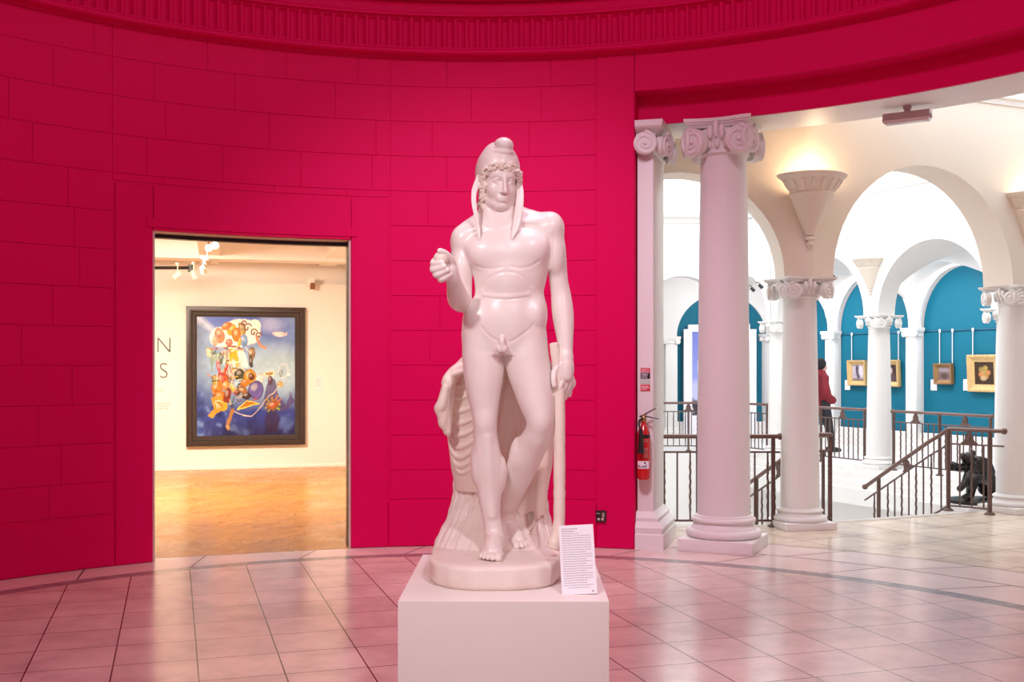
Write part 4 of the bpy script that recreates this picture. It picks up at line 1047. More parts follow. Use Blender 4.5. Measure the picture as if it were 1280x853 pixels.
for k in range(6):                                      # illegible bold marks on the white label
    a = -2.2+k*.235; hx = rg.uniform(.003,.006)
    Rm = Matrix.Rotation(a+PI/2,4,'Z')
    for j in range(2): t_.box((-.006+j*.0065,-.0595,.108+rg.choice((0,.006))),(-.006+j*.0065+rg.uniform(.002,.004),-.0575,.118+rg.choice((0,.008,.016))), M=Rm)
    t_.box((-.006,-.0595,.108+.018*rg.random()),(hx,-.0575,.113+.018*rg.random()), M=Rm)
t_.box((-.008,-.0595,.142),(.006,-.0575,.158), M=Matrix.Rotation(-1.2+PI/2,4,'Z'))
t_.build('label_print', M['black'], root)
mb = MB(); 
for z in (.27,.255,.24,.225,.21,.195,.345,.33): mb.box((.012,-.0595,z),(.045,-.052,z+.006))
mb.build('instruction_print', mat('faded instruction print',(.55,.25,.2),.5), root)
mb = MB(); mb.loft([[(.0578*math.cos(-2.4+2.2*i/14),.0578*math.sin(-2.4+2.2*i/14),z) for z in (.362,.392)] for i in range(15)], close=False, cap=(False,False)); mb.build('band', M['black'], root)
mb = MB(); mb.lathe([(.021,.50),(.026,.505),(.026,.53),(.018,.54),(.014,.56)], 16); mb.box((-.012,-.012,.53),(.02,.012,.565)); mb.build('valve', mat('brass valve',(.45,.3,.12),.35,.8), root)
mb = MB(); mb.tube([(-.035,0,.545),(0,0,.56),(.05,-.005,.590),(.105,-.01,.618)], [.011,.012,.009,.007], 8, flat=.6); mb.build('lever', M['black'], root)
mb = MB(); mb.tube([(-.03,0,.545),(.03,-.005,.548),(.09,-.01,.535),(.135,-.012,.528)], [.010,.011,.009,.007], 8, flat=.6); mb.build('carry_handle', M['black'], root)
mb = MB(); mb.tube([(0,-.012,.535),(-.025,-.05,.52),(-.03,-.075,.48),(-.012,-.082,.44)], .009, 8); mb.build('hose', M['black'], root)
mb = MB(); mb.lathe([(.012,.17),(.012,.0)], 8, c=(-.012,-.085,.27)); 
mb.lathe([(.013,.44),(.017,.42),(.026,.30),(.030,.235),(.026,.235)], 20, c=(-.010,-.088,0)); mb.build('horn', M['black'], root)
mb = MB(); mb.torus = None
mb.tube([(.012*math.cos(t)-.03,-.05+.002*t,.50+.018*math.sin(t)) for t in np.linspace(0,2*PI,14)], .0025, 6); mb.build('pull_ring', M['steel'], root)
mb = MB(); mb.box((-.025,.05,.36),(.025,.084,.42), bev=.004); mb.build('wall_bracket', M['steel'], root)
# instruction sign on the pier
P_ = pier_pt(.083, .018, 0); P_.z = CAMH+(HZ-474.5)/FPX*P_.y
root = thing('fire_safety_sign', 'red, black and green fire extinguisher sign on the white pier', 'sign', tuple(P_), -ap)
hs, ws = .100, .042
mb = MB(); mb.box((-ws,-.004,-hs),(ws,0,hs), bev=.0015); mb.build('plate', M['card'], root)
def strip(nm, x0,x1,z0,z1,m_): 
    mb = MB(); mb.box((x0,-.0055,z0),(x1,-.0035,z1)); return mb.build(nm, m_, root)
strip('red_header', -ws,ws,.062,hs,M['sign_red']); strip('black_panel',-ws,ws,.005,.058,M['black']); strip('green_panel',-ws,ws,-.040,.002,M['sign_green']); strip('red_footer',-ws,ws,-hs,-.045,M['sign_red'])
mb = MB()
for k, (z, n_) in enumerate(((.086,6),(.072,5),(.045,3),(.03,4),(.015,5),(-.006,6),(-.018,5),(-.030,6),(-.060,5),(-.072,6),(-.086,4))):
    x = -.034; rg = random.Random(k)
    for j in range(n_):
        l = rg.uniform(.006,.013); mb.box((x,-.0065,z-.003),(min(x+l,.036),-.005,z+.003)); x += l+.004
mb.build('print', M['card'], root)
tx = text_mesh('gas_text', 'CO2', .022, M['card'], root, .0006); tx.location = (.004,-.0066,.043); tx.rotation_euler = (PI/2,0,0)

# floor box socket on the red wall
aS = ang_of_px(752); P_ = Vector(ring(aS, R0-T-.001)); P_.z = CAMH+(HZ-645.5)/FPX*P_.y
root = thing('wall_socket', 'dark metal switched socket low on the red wall beside the label card', 'socket', tuple(P_), -aS)
mb = MB(); mb.box((-.045,-.022,-.05),(.045,.012,.05), bev=.005); mb.build('plate', mat('dark metal plate',(.06,.045,.04),.35,.7), root)
for x, z, w_, h_, nm in ((.022,.012,.014,.030,'switch'),(-.020,.025,.022,.007,'name_plate')):
    mb = MB(); mb.box((x-w_,-.027,z-h_*.7),(x+w_*.6,-.021,z+h_*.7), bev=.002); mb.build(nm, M['steel'], root)
for x in (-.02,.014):
    mb = MB(); mb.box((x-.011,-.026,-.034),(x+.011,-.021,-.014), bev=.002); mb.build('outlet', mat('beige outlet',(.6,.5,.45),.4), root)
# ------------------------------------------------------------------ signed-distance sculpting
class SDF:
    def __init__(s): s.p = []
    def add(s, fn, lo, hi, k=0.0, op='u'): s.p.append((fn, np.array(lo, float), np.array(hi, float), k, op)); return s
    def capsule(s, a, b, ra, rb, k=.01, op='u'):
        a, b = np.array(a, float), np.array(b, float); ab = b-a; L2 = float(ab@ab)+1e-12; m = max(ra, rb)
        def f(x, y, z):
            px, py, pz = x-a[0], y-a[1], z-a[2]; t = np.clip((px*ab[0]+py*ab[1]+pz*ab[2])/L2, 0, 1)
            return np.sqrt((px-t*ab[0])**2+(py-t*ab[1])**2+(pz-t*ab[2])**2)-(ra+(rb-ra)*t)
        return s.add(f, np.minimum(a,b)-m, np.maximum(a,b)+m, k, op)
    def chain(s, pts, k=.01, sub=5, op='u'):
        """smooth tapering limb through (x,y,z,r); its own segments join without bulging"""
        P = np.array(pts, float); n = len(P); Q = []
        for i in range(n-1):
            p0, p1, p2, p3 = P[max(i-1,0)], P[i], P[i+1], P[min(i+2,n-1)]
            for t in np.arange(sub)/sub: Q.append(.5*((2*p1)+(p2-p0)*t+(2*p0-5*p1+4*p2-p3)*t*t+(3*p1-p0-3*p2+p3)*t**3))
        Q.append(P[-1]); Q = np.array(Q)
        def f(x, y, z):
            d = None
            for a, b in zip(Q[:-1], Q[1:]):
                ab = b[:3]-a[:3]; L2 = float(ab@ab)+1e-12; px, py, pz = x-a[0], y-a[1], z-a[2]
                t = np.clip((px*ab[0]+py*ab[1]+pz*ab[2])/L2, 0, 1)
                e = np.sqrt((px-t*ab[0])**2+(py-t*ab[1])**2+(pz-t*ab[2])**2)-(a[3]+(b[3]-a[3])*t)
                d = e if d is None else np.minimum(d, e)
            return d
        m = Q[:,3].max()
        return s.add(f, Q[:,:3].min(0)-m, Q[:,:3].max(0)+m, k, op)
    def ell(s, c, r, k=.01, op='u', R=None):
        c, r = np.array(c, float), np.array(r, float); Rm = np.eye(3) if R is None else np.array(R)
        def f(x, y, z):
            p, q, w = x-c[0], y-c[1], z-c[2]
            u = (Rm[0,0]*p+Rm[1,0]*q+Rm[2,0]*w)/r[0]; v = (Rm[0,1]*p+Rm[1,1]*q+Rm[2,1]*w)/r[1]; t = (Rm[0,2]*p+Rm[1,2]*q+Rm[2,2]*w)/r[2]
            k0 = np.sqrt(u*u+v*v+t*t)+1e-9; k1 = np.sqrt((u/r[0])**2+(v/r[1])**2+(t/r[2])**2)+1e-9
            return k0*(k0-1)/k1
        m = r.max(); return s.add(f, c-m, c+m, k, op)
    def loft(s, rows, k=.02, n=2.3, op='u'):
        """rows (z, cx, cy, a, b_front, b_back), stacked ellipse sections"""
        A = np.array(sorted(rows), float); zs = A[:,0]
        zz = np.linspace(zs[0], zs[-1], 200)
        cols = []
        for c in range(1, 6):
            y = np.interp(zz, zs, A[:,c]); w = np.hanning(15); w /= w.sum(); y = np.convolve(np.pad(y, 7, 'edge'), w, 'valid'); cols.append(y)
        def f(x, y, z):
            cx, cy, a, bf, bb = [np.interp(z.ravel(), zz, c).reshape(z.shape) for c in cols]
            dy = y-cy; b = np.where(dy < 0, bf, bb)
            u = np.abs((x-cx)/a); v = np.abs(dy/b)
            rho = (u**n+v**n)**(1/n); d = (rho-1)*np.minimum(a, b)
            return np.maximum(d, np.maximum(zs[0]-z, z-zs[-1]))
        return s.add(f, (A[:,1]-A[:,3]).min()*np.array([1,0,0])+np.array([0,(A[:,2]-A[:,4]).min(),zs[0]]), np.array([(A[:,1]+A[:,3]).max(),(A[:,2]+A[:,5]).max(),zs[-1]]), k, op)
    def at(s, P):
        P = np.asarray(P, float); x, y, z = P[:,0], P[:,1], P[:,2]; F = np.full(len(P), .5)
        for fn, a, b, k, op in s.p:
            pad = k+.03
            m = ((P > a-pad) & (P < b+pad)).all(1)
            if not m.any(): continue
            d = fn(x[m], y[m], z[m]); g = F[m]
            if op != 'u': d = -d
            q = np.maximum(k-np.abs(g-d), 0)/k if k > 0 else 0
            F[m] = np.minimum(g, d)-q*q*k*.25 if op == 'u' else np.maximum(g, d)+q*q*k*.25
        return F
    def field(s, lo, hi, h):
        lo = np.array(lo, float); n = np.ceil((np.array(hi)-lo)/h).astype(int)+1
        ax = [lo[i]+h*np.arange(n[i]) for i in range(3)]
        F = np.full(n, .5, np.float32)
        for fn, a, b, k, op in s.p:
            pad = k+4*h+.004
            i0 = [int(np.searchsorted(ax[i], a[i]-pad)) for i in range(3)]; i1 = [int(np.searchsorted(ax[i], b[i]+pad)) for i in range(3)]
            if any(i1[i] <= i0[i] for i in range(3)): continue
            x, y, z = ax[0][i0[0]:i1[0],None,None], ax[1][None,i0[1]:i1[1],None], ax[2][None,None,i0[2]:i1[2]]
            d = fn(x, y, z); sl = tuple(slice(i0[i], i1[i]) for i in range(3)); g = F[sl]
            if op == 'u':
                if k > 0: q = np.maximum(k-np.abs(g-d), 0)/k; F[sl] = np.minimum(g, d)-q*q*k*.25
                else: F[sl] = np.minimum(g, d)
            else:
                d = -d
                if k > 0: q = np.maximum(k-np.abs(g-d), 0)/k; F[sl] = np.maximum(g, d)+q*q*k*.25
                else: F[sl] = np.maximum(g, d)
        return F, lo
def surface_nets(F, lo, h):
    S = F < 0; nx, ny, nz = F.shape
    cnt = np.zeros((nx-1,ny-1,nz-1), np.int8)
    for dx in (0,1):
        for dy in (0,1):
            for dz in (0,1): cnt += S[dx:nx-1+dx, dy:ny-1+dy, dz:nz-1+dz]
    act = (cnt > 0) & (cnt < 8); ids = np.full(act.shape, -1, np.int64); I, J, K = np.nonzero(act); ids[I,J,K] = np.arange(len(I))
    acc = np.zeros((len(I),3)); wt = np.zeros(len(I))
    cor = [(dx,dy,dz) for dx in (0,1) for dy in (0,1) for dz in (0,1)]
    val = {c: F[I+c[0],J+c[1],K+c[2]].astype(float) for c in cor}
    for a in cor:
        for ax in range(3):
            if a[ax] == 1: continue
            b = list(a); b[ax] = 1; b = tuple(b); va, vb = val[a], val[b]; m = (va < 0) != (vb < 0)
            t = np.where(m, va/np.where(m, va-vb, 1), 0)
            for q in range(3): acc[:,q] += m*(a[q]+(t if q == ax else 0))
            wt += m
    V = lo+h*(np.stack([I,J,K],1)+acc/wt[:,None]); Fs = []
    for ax in range(3):
        A = [slice(None)]*3; B = [slice(None)]*3; A[ax] = slice(0,-1); B[ax] = slice(1,None)
        sa, sb = S[tuple(A)], S[tuple(B)]; e = sa != sb; i, j, k = np.nonzero(e); p = [i,j,k]
        o1, o2 = (ax+1)%3, (ax+2)%3
        ok = (p[o1] > 0) & (p[o2] > 0) & (p[o1] < F.shape[o1]-1) & (p[o2] < F.shape[o2]-1)
        p = [q[ok] for q in p]; ins = sa[p[0],p[1],p[2]]
        def cell(d1, d2):
            q = [p[0].copy(),p[1].copy(),p[2].copy()]; q[o1] -= d1; q[o2] -= d2; return ids[q[0],q[1],q[2]]
        quad = np.stack([cell(1,1),cell(0,1),cell(0,0),cell(1,0)],1)
        quad[~ins] = quad[~ins][:,::-1]; Fs.append(quad)
    return V, np.concatenate(Fs)
def sculpt(sdf, regions):
    """regions: list of (lo, hi, h, keep) ; keep(V)->mask of vertices whose faces are kept"""
    Vs, Fs, b = [], [], 0
    for lo, hi, h, keep in regions:
        F, o = sdf.field(lo, hi, h); V, Q = surface_nets(F, o, h)
        if keep is not None:
            m = keep(V); Q = Q[m[Q].all(1)]
        used = np.unique(Q); mp = np.full(len(V), -1); mp[used] = np.arange(len(used)); V = V[used]; Q = mp[Q]
        Vs.append(V); Fs.append(Q+b); b += len(V)
    return np.concatenate(Vs), np.concatenate(Fs)
def sculpt_slabs(sdf, lo, hi, h, boxes):
    """one even lattice worked in horizontal slabs (z0, z1, x0, x1, y0, y1), welded into one surface"""
    lo = np.array(lo, float); Vs, Fs, b = [], [], 0
    for z0, z1, x0, x1, y0, y1 in boxes:
        a = np.floor((np.array((x0,y0,z0))-lo)/h); e = np.ceil((np.array((x1,y1,z1))-lo)/h)
        k0, k1 = int(round((z0-lo[2])/h)), int(round((z1-lo[2])/h)); a[2] = k0-2; e[2] = k1+2
        o = lo+a*h; F, _ = sdf.field(o, o+(e-a)*h, h); V, Q = surface_nets(F, o, h)
        zc_ = V[Q][:,:,2].mean(1); Q = Q[(zc_ >= lo[2]+k0*h) & (zc_ < lo[2]+k1*h)]
        used = np.unique(Q); mp = np.full(len(V), -1); mp[used] = np.arange(len(used)); Vs.append(V[used]); Fs.append(mp[Q]+b); b += len(used)
    V = np.concatenate(Vs); Q = np.concatenate(Fs)
    _, first, inv = np.unique(np.round(V*2e5).astype(np.int64), axis=0, return_index=True, return_inverse=True)
    return V[first], inv.reshape(-1)[Q]
def relax(V, F, it=2, lam=.5):
    E = np.concatenate([F[:,[0,1]],F[:,[1,2]],F[:,[2,3]],F[:,[3,0]]]); n = len(V)
    deg = np.bincount(E[:,0], minlength=n)+np.bincount(E[:,1], minlength=n)
    for _ in range(it):
        A = np.stack([np.bincount(E[:,0], V[E[:,1],c], n)+np.bincount(E[:,1], V[E[:,0],c], n) for c in range(3)],1)/np.maximum(deg,1)[:,None]
        V = V+lam*(A-V)
    return V
# ------------------------------------------------------------------ plinth, marble statue, label
SY = 4.62; PT = .71; BT = .804                     # statue depth, plinth top, top of the statue's own base
def S(x, y, dz=0.0, r=None):
    p = PX(x, y, SY+dz); return (p.x,p.y,p.z) if r is None else (p.x,p.y,p.z,r*(SY+dz)/FPX)
mk = SY/FPX                                          # metres per photo pixel at the statue
root = thing('display_plinth', 'plain cream box plinth carrying the marble statue', 'plinth', (-.027,4.63,0), math.radians(-.6))
mb = MB(); mb.box((-.399,-.51,0),(.399,.51,PT), bev=.004); mb.build('body', M['plinth'], root, angle=30)
mb = MB(); mb.box((-.38,-.48,-.0),(.38,.49,.012)); mb.build('foot', M['frame_dark'], root)

stat = thing('marble_statue', 'white marble statue of a nude youth in a soft cap with apple and staff', 'statue', (-.07,4.66,PT))
ORG = np.array([-.07,4.66,PT])
def sculpt_obj(name, sdf, regions, m, it=1, parent=None, org=None):
    V, F = sculpt(sdf, regions); V = relax(V, F, it) if it else V
    return np_mesh(name, V-(ORG if org is None else org), F, m, stat if parent is None else parent)

B = SDF()
# torso, sections by photo row: centre, half width (px), depth front/back (m)
rows = []
for y, cx, hw, cy, bf, bb in ((444,630,42,.0,.085,.11),(432,630,50,.0,.098,.125),(418,629,50.5,.0,.103,.13),(404,630,48,-.0,.102,.115),(390,632,44.5,-.0,.098,.10),(376,635,42,-.0,.094,.095),(362,637,43,-.0,.097,.098),(348,638,45.5,-.0,.106,.105),(334,638,47.5,-.0,.114,.11),(318,636.5,49,.0,.115,.115),(304,635,49,.005,.105,.112),(292,634,47,.01,.09,.10),(282,634,40,.015,.07,.085),(272,630,25,.024,.052,.068),(264,626,15,.034,.030,.045),(252,624,10,.034,.02,.03)):
    p = PX(cx, y, SY); rows.append((p.z, p.x, SY+cy, hw*mk, bf, bb))
B.loft(rows, k=.0, n=2.25)
# shoulders and upper back
B.chain([S(596,290,.02,13),S(620,276,.025,14),S(650,275.5,.025,13),S(670,279,.02,14),S(686,281.5,.01,14.5)], k=.05)
B.ell(S(579,301,.0), (.054,.058,.066), k=.035); B.ell(S(689,288,.0), (.054,.060,.070), k=.035)
B.ell(S(668,286,.02), (.055,.052,.034), k=.05); B.ell(S(596,291,.02), (.050,.052,.034), k=.05)
# pectorals, rib arch, belly
B.ell(S(608,315,-.062), (.082,.050,.060), k=.035); B.ell(S(661,310,-.062), (.080,.050,.062), k=.035)
B.ell(S(634,352,-.060), (.066,.050,.070), k=.04)
B.ell(S(631,398,-.060), (.085,.046,.085), k=.05)
B.ell(S(593,398,-.01), (.038,.07,.06), k=.05); B.ell(S(671,392,-.01), (.036,.07,.06), k=.05)
def surf(x, y, d0=-.45, d1=.1):
    """depth offset at which the sight line through photo pixel (x, y) first meets the sculpted surface"""
    ds = np.linspace(d0, d1, 560); F = B.at([S(x, y, d) for d in ds]); i = int(np.argmax(F < 0))
    return ds[i] if F[i] < 0 else 0.0
def crease(pts, depth=.002, k=.014, r=.0045):
    """shallow soft groove laid on the surface along photo points"""
    P = [S(x, y, surf(x, y)-r+depth, r/mk) for x, y in pts]; B.chain(P, k=k, op='s')
def ridge(pts, h=.002, k=.02, r=.008):
    P = [S(x, y, surf(x, y)+r-h, r/mk) for x, y in pts]; B.chain(P, k=k)
crease([(596,333.5),(604,336),(616,336),(627,333.5)], .0004, .004, .008); crease([(639,333),(650,335),(664,333),(675,327)], .0004, .004, .008)      # under the chest
crease([(632.5,340),(633,352),(632.5,366)], .0001, .003, .008)
crease([(606,371.8),(618,373.5),(632,374),(648,373),(659,370.8)], .0012, .004, .0032)                                               # waist fold
ridge([(606,369),(632,371),(660,368)], .0010, .012, .006)
crease([(602,360),(607,350),(618,343),(632,340),(648,342),(659,349.5),(664,358)], .0002, .004, .008)
crease([(601,409),(607,416),(614,422),(621,426)], .0007, .004, .007); crease([(667,406),(661,413),(650,421),(638,428)], .0007, .004, .007)
# collar bones
B.chain([S(617,287,-.058,2.6),S(600,285,-.048,2.8),S(584,290,-.03,3.0)], k=.018); B.chain([S(629,284,-.058,2.6),S(652,278,-.05,2.8),S(678,277,-.03,3)], k=.018)
# neck
B.chain([S(627,298,.022,19),S(625,280,.030,17),S(624,262,.034,16.2),S(624,245,.03,16)], k=.028)
B.chain([S(608,252,.01,4),S(612,270,-.020,4),S(619,287,-.050,3)], k=.022); B.chain([S(641,248,.01,4),S(636,267,-.022,4),S(627,286,-.052,3)], k=.022)
B.chain([S(608,268,.03,8),S(590,284,.03,8)], k=.04); B.chain([S(641,264,.03,8),S(660,274,.03,8)], k=.04)

# arm on the photo's right (hanging, gripping the staff)
B.chain([S(689,290,0,14.5),S(693.5,312,.005,13.2),S(696,330,.012,12)], k=.012)
B.chain([S(696,328,.012,12),S(698.5,352,.018,11.6),S(701,368,.02,12.3),S(703,386,.012,13.4),S(704.5,402,.0,12.8),S(706,420,-.018,10.8),S(707,436,-.032,9),S(707,446,-.038,8.8)], k=.004)
B.ell(S(694,318,-.02),(.034,.034,.075),k=.03)
# arm on the photo's left (raised forearm, coming forward)
B.chain([S(578,304,0,13.2),S(576.5,324,.0,13)], k=.012)
B.chain([S(576.5,322,.0,13),S(576.5,346,-.01,13),S(577,364,-.02,12.8),S(577,377,-.03,12.8)], k=.004)
B.ell(S(577,338,-.03),(.034,.036,.07),k=.03)
B.chain([S(577,378,-.035,12.8),S(573,374,-.09,13.4),S(570.5,364,-.15,12),S(568,354,-.195,9.6),S(566,348,-.225,8.6)], k=.006)

# standing leg (photo left)
B.chain([S(603,420,.0,25),S(604,448,.0,26.2),S(604.5,470,-.005,24.6),S(604.5,490,-.008,21.2),S(605.5,508,-.01,17.8),S(606,522,-.012,15.6),S(606.3,534,-.01,15),S(606.8,548,.0,15.2),S(608.5,568,.012,17.4),S(610.5,588,.022,18.2),S(611.5,606,.026,16.8),S(612.2,624,.026,14.4),S(613.8,642,.028,12),S(616,656,.03,10.6),S(617,668,.03,10.4)], k=.012)
B.ell(S(606,525,-.036),(.030,.024,.038),k=.03)

B.chain([S(609,548,-.043,4),S(611,580,-.032,3.5),S(613,620,-.012,3),S(615,645,-.005,3)], k=.02)
B.ell(S(627,592,.04),(.022,.04,.07),k=.03); B.ell(S(595,580,.03),(.022,.04,.08),k=.03)
# bent leg (photo right)
B.chain([S(658,422,.0,25.5),S(658.5,446,-.006,27.6),S(662,466,-.018,27),S(667,486,-.034,24.6),S(671,504,-.05,21.8),S(674,518,-.062,18.8),S(674.8,530,-.062,17),S(672,543,-.045,17),S(665,557,.0,18.8),S(657,572,.045,19.8),S(650.5,588,.09,18.6),S(645,604,.135,16),S(640.5,620,.185,12.8),S(636.5,634,.232,10.2),S(634.5,645,.258,9.6),S(634,652,.27,9.8)], k=.012)
B.ell(S(675.5,527,-.095),(.032,.026,.040),k=.03)

B.chain([S(672,552,-.068,3.5),S(660,585,.02,3),S(648,615,.125,3)], k=.02)
B.ell(S(647,566,.03),(.026,.04,.062),k=.03)
# buttocks
B.ell(S(606,428,.10),(.085,.075,.085),k=.05); B.ell(S(656,426,.10),(.085,.075,.085),k=.05)
# loins
B.ell(S(627.5,428,-.113),(.0135,.015,.026),k=.010); B.ell(S(624.5,436,-.108),(.015,.016,.019),k=.008); B.ell(S(630.5,436,-.108),(.014,.016,.018),k=.008)

def foot(heel, toe, out, k=.012):
    """heel, toe: ground points; out = -1/+1 side of the little toe"""
    h, t = np.array(heel), np.array(toe); d = (t-h); L = np.linalg.norm(d); d /= L; n = np.array([-d[1],d[0],0])
    if n[0]*out < 0: n = -n
    Z = np.array([0,0,1.])
    P = lambda a, s, z: tuple(h+d*(a*L)+n*s+Z*z)
    B.chain([(*P(.03,0,.035),.033),(*P(.22,0,.050),.036),(*P(.42,0,.052),.035),(*P(.60,.004,.040),.032),(*P(.72,.004,.028),.027)], k=.02)
    B.chain([(*P(.03,0,.030),.030),(*P(.45,.020,.018),.020),(*P(.70,.034,.015),.016)], k=.02)
    B.chain([(*P(.03,0,.030),.030),(*P(.50,-.012,.026),.024),(*P(.74,-.026,.021),.021)], k=.02)
    for s0, s1, a1, r in ((-.027,-.030,.985,.0150),(-.006,-.005,1.0,.0105),(.010,.0135,.965,.0098),(.024,.030,.92,.0094),(.036,.044,.865,.0090)):
        B.chain([(*P(.70,s0,.020),r*1.15),(*P(a1-.09,(s0+s1)/2,.022),r*.95),(*P(a1-.035,s1,.0145),r)], k=.005)
B_toe1 = PX(615, 705.5, 4.39); f1h = (-.068, 4.695, BT); f1t = (-.086, 4.415, BT)
foot(f1h, f1t, -1)
B.chain([S(617,660,.03,10.5),(-.070,4.64,BT+.055,.040),(-.070,4.67,BT+.035,.034)], k=.02)
f2h = (-.030, 4.935, BT+.012); f2t = (.052, 4.70, BT+.002)
foot(f2h, f2t, 1)
B.chain([S(634.5,645,.262,9.6),(-.020,4.89,BT+.065,.036),(-.027,4.915,BT+.045,.032)], k=.02)

# hands: four bent fingers and a thumb each
hp = lambda x, y, dz, r: S(x, y, dz, r)
# photo right, folded over the staff head
B.chain([hp(707,446,-.038,8.8),hp(707.5,458,-.046,9.6),hp(707,470,-.048,9.2)], k=.012)
B.ell(S(706.5,462,-.046),(.034,.019,.044),k=.012)
B.chain([hp(699,455,-.052,4.6),hp(693.5,464,-.066,4.1),hp(692,474,-.080,3.7),hp(693,482,-.086,3.3)], k=.007)               # thumb down the near side
for i, (x0,x1,x2,y1,y2) in enumerate(((703,698.5,695.5,487,494),(706.5,703.5,700,490,498),(709.5,708.5,706,490,498),(712,712.5,711.5,486,494))):
    B.chain([hp(x0,470,-.050+.006*i,4.3),hp(x1+3.5,479,-.062+.014*i,4.0),hp(x1,y1,-.064+.018*i,3.6),hp(x2,y2,-.052+.018*i,3.2)], k=.005)
# photo left, fingers closed round the apple
W_ = -.225
B.chain([hp(566,349,-.222,8.6),hp(563.5,343,-.236,9.6),hp(561.5,337,-.246,9.4)], k=.012)
B.ell(S(562,338,-.242),(.033,.026,.034),k=.012)
for (k0,k1,k2,k3) in (((561,328,-.236),(548,324.5,-.262),(542,329.5,-.292),(552.5,329,-.318)),
                      ((559.5,334,-.240),(545.5,332,-.270),(542,337.5,-.300),(555,333.5,-.322)),
                      ((559.5,340,-.244),(547,340.5,-.276),(546.5,344,-.304),(559,338,-.318)),
                      ((561.5,345.5,-.248),(552,348,-.278),(552.5,349,-.300),(562,343.5,-.306))):
    B.chain([hp(*k0,4.9),hp(*k1,4.8),hp(*k2,4.4),hp(*k3,3.9)], k=.0045)
B.chain([hp(567,336,-.24,5.2),hp(563.5,325,-.268,4.7),hp(556.5,317,-.292,4.3),hp(550,314,-.305,3.8)], k=.007)               # thumb over the top

# ---- head (local frame: x right, y towards the viewer, z up), turned to the photo's right
YAW, PIT, ROLL = math.radians(17), math.radians(6), math.radians(-2)
HC = np.array(S(623.5, 228.0, .012))
Rz = np.array([[math.cos(YAW),-math.sin(YAW),0],[math.sin(YAW),math.cos(YAW),0],[0,0,1]])
base = np.array([[1,0,0],[0,-1,0],[0,0,1.]])          # local y points at the camera (-Y)
Rx = np.array([[1,0,0],[0,math.cos(PIT),math.sin(PIT)],[0,-math.sin(PIT),math.cos(PIT)]])
Ry = np.array([[math.cos(ROLL),0,-math.sin(ROLL)],[0,1,0],[math.sin(ROLL),0,math.cos(ROLL)]])
HM = Rz @ base @ Rx @ Ry
def H(x, y, z): return tuple(HC+HM@np.array([x,y,z], float))
hR = HM
def hell(c, r, k, op='u'): B.ell(H(*c), r, k, op, R=hR)
def hch(pts, k, op='u'): B.chain([(*H(*p[:3]), p[3]) for p in pts], k=k, op=op, sub=4)
hell((0,-.028,.035),(.074,.094,.086),.0); hell((0,.018,-.012),(.062,.066,.088),.03)
hell((0,.030,-.058),(.048,.052,.054),.025)
hell((0,.066,-.101),(.021,.020,.018),.016)
for s in (-1,1):
    hch([(s*.053,-.012,-.045,.018),(s*.043,.024,-.080,.017),(s*.020,.058,-.100,.015)],.016)
    hell((s*.036,.052,-.036),(.022,.022,.024),.022)
hch([(-.050,.052,.021,.009),(-.028,.074,.021,.0075),(-.010,.081,.014,.006)],.012); hch([(.050,.052,.021,.009),(.028,.074,.021,.0075),(.010,.081,.014,.006)],.012)
hell((0,.062,.040),(.048,.026,.030),.02)
for s in (-1,1): hell((s*.030,.088,.002),(.0190,.0145,.0115),.007,'s')
hch([(0,.080,.022,.0085),(0,.090,.0,.0072),(0,.100,-.026,.0082),(0,.106,-.043,.0098)],.010)
for s in (-1,1):
    hell((s*.0112,.0935,-.0455),(.0075,.0105,.0065),.004); hell((s*.006,.1005,-.0535),(.0028,.004,.003),.003,'s')
    hell((s*.0295,.0668,.0),(.0150,.0140,.0118),.0035)
    hch([(s*.0135,.0735,-.0005,.0028),(s*.0225,.0815,.0082,.0033),(s*.034,.079,.0080,.0033),(s*.0455,.066,-.001,.0028)],.003)
    hch([(s*.0145,.074,-.003,.0022),(s*.027,.0795,-.0095,.0026),(s*.044,.067,-.004,.0024)],.003)
hell((0,.078,-.072),(.026,.014,.020),.012)
hch([(-.0200,.0825,-.0730,.0030),(-.009,.0905,-.0700,.0048),(0,.0925,-.0705,.0046),(.009,.0905,-.0700,.0048),(.0200,.0825,-.0730,.0030)],.005)
hch([(-.0180,.0820,-.0768,.0030),(-.006,.0885,-.0798,.0050),(.006,.0885,-.0798,.0050),(.0180,.0820,-.0768,.0030)],.005)
hch([(-.0190,.0865,-.0752,.0014),(-.010,.0960,-.0748,.0018),(0,.0985,-.0752,.0018),(.010,.0960,-.0748,.0018),(.0190,.0865,-.0752,.0014)],.003,'s')
hch([(-.014,.0885,-.0905,.003),(.014,.0885,-.0905,.003)],.008,'s')
hch([(0,.0955,-.060,.0025),(0,.097,-.054,.0022)],.005,'s')
for s in (-1,1): hell((s*.066,-.012,-.010),(.010,.020,.030),.008)

zc = S(0,269,0)[2]; hx0 = S(530,0)[0]
lo, hi = (-.37,4.26,BT-.004), (.30,5.05,zc+.30)
zt = zc+.30; cuts = np.linspace(lo[2], zt, 13); boxes = []
for z0, z1 in zip(cuts[:-1], cuts[1:]):
    x0, x1, y0, y1 = -.37, .30, 4.36, 5.02
    if z1 > S(0,310)[2]: x0, x1, y0, y1 = -.34, .30, 4.24, 4.92
    elif z1 > S(0,415)[2]: y0, y1 = 4.24, 4.92
    boxes.append((z0, z1, x0, x1, y0, y1))
V, F = sculpt_slabs(B, (lo[0],4.24,lo[2]), None, .0026, boxes)
np_mesh('body', relax(V, F, 2)-ORG, F, M['marble'], stat)

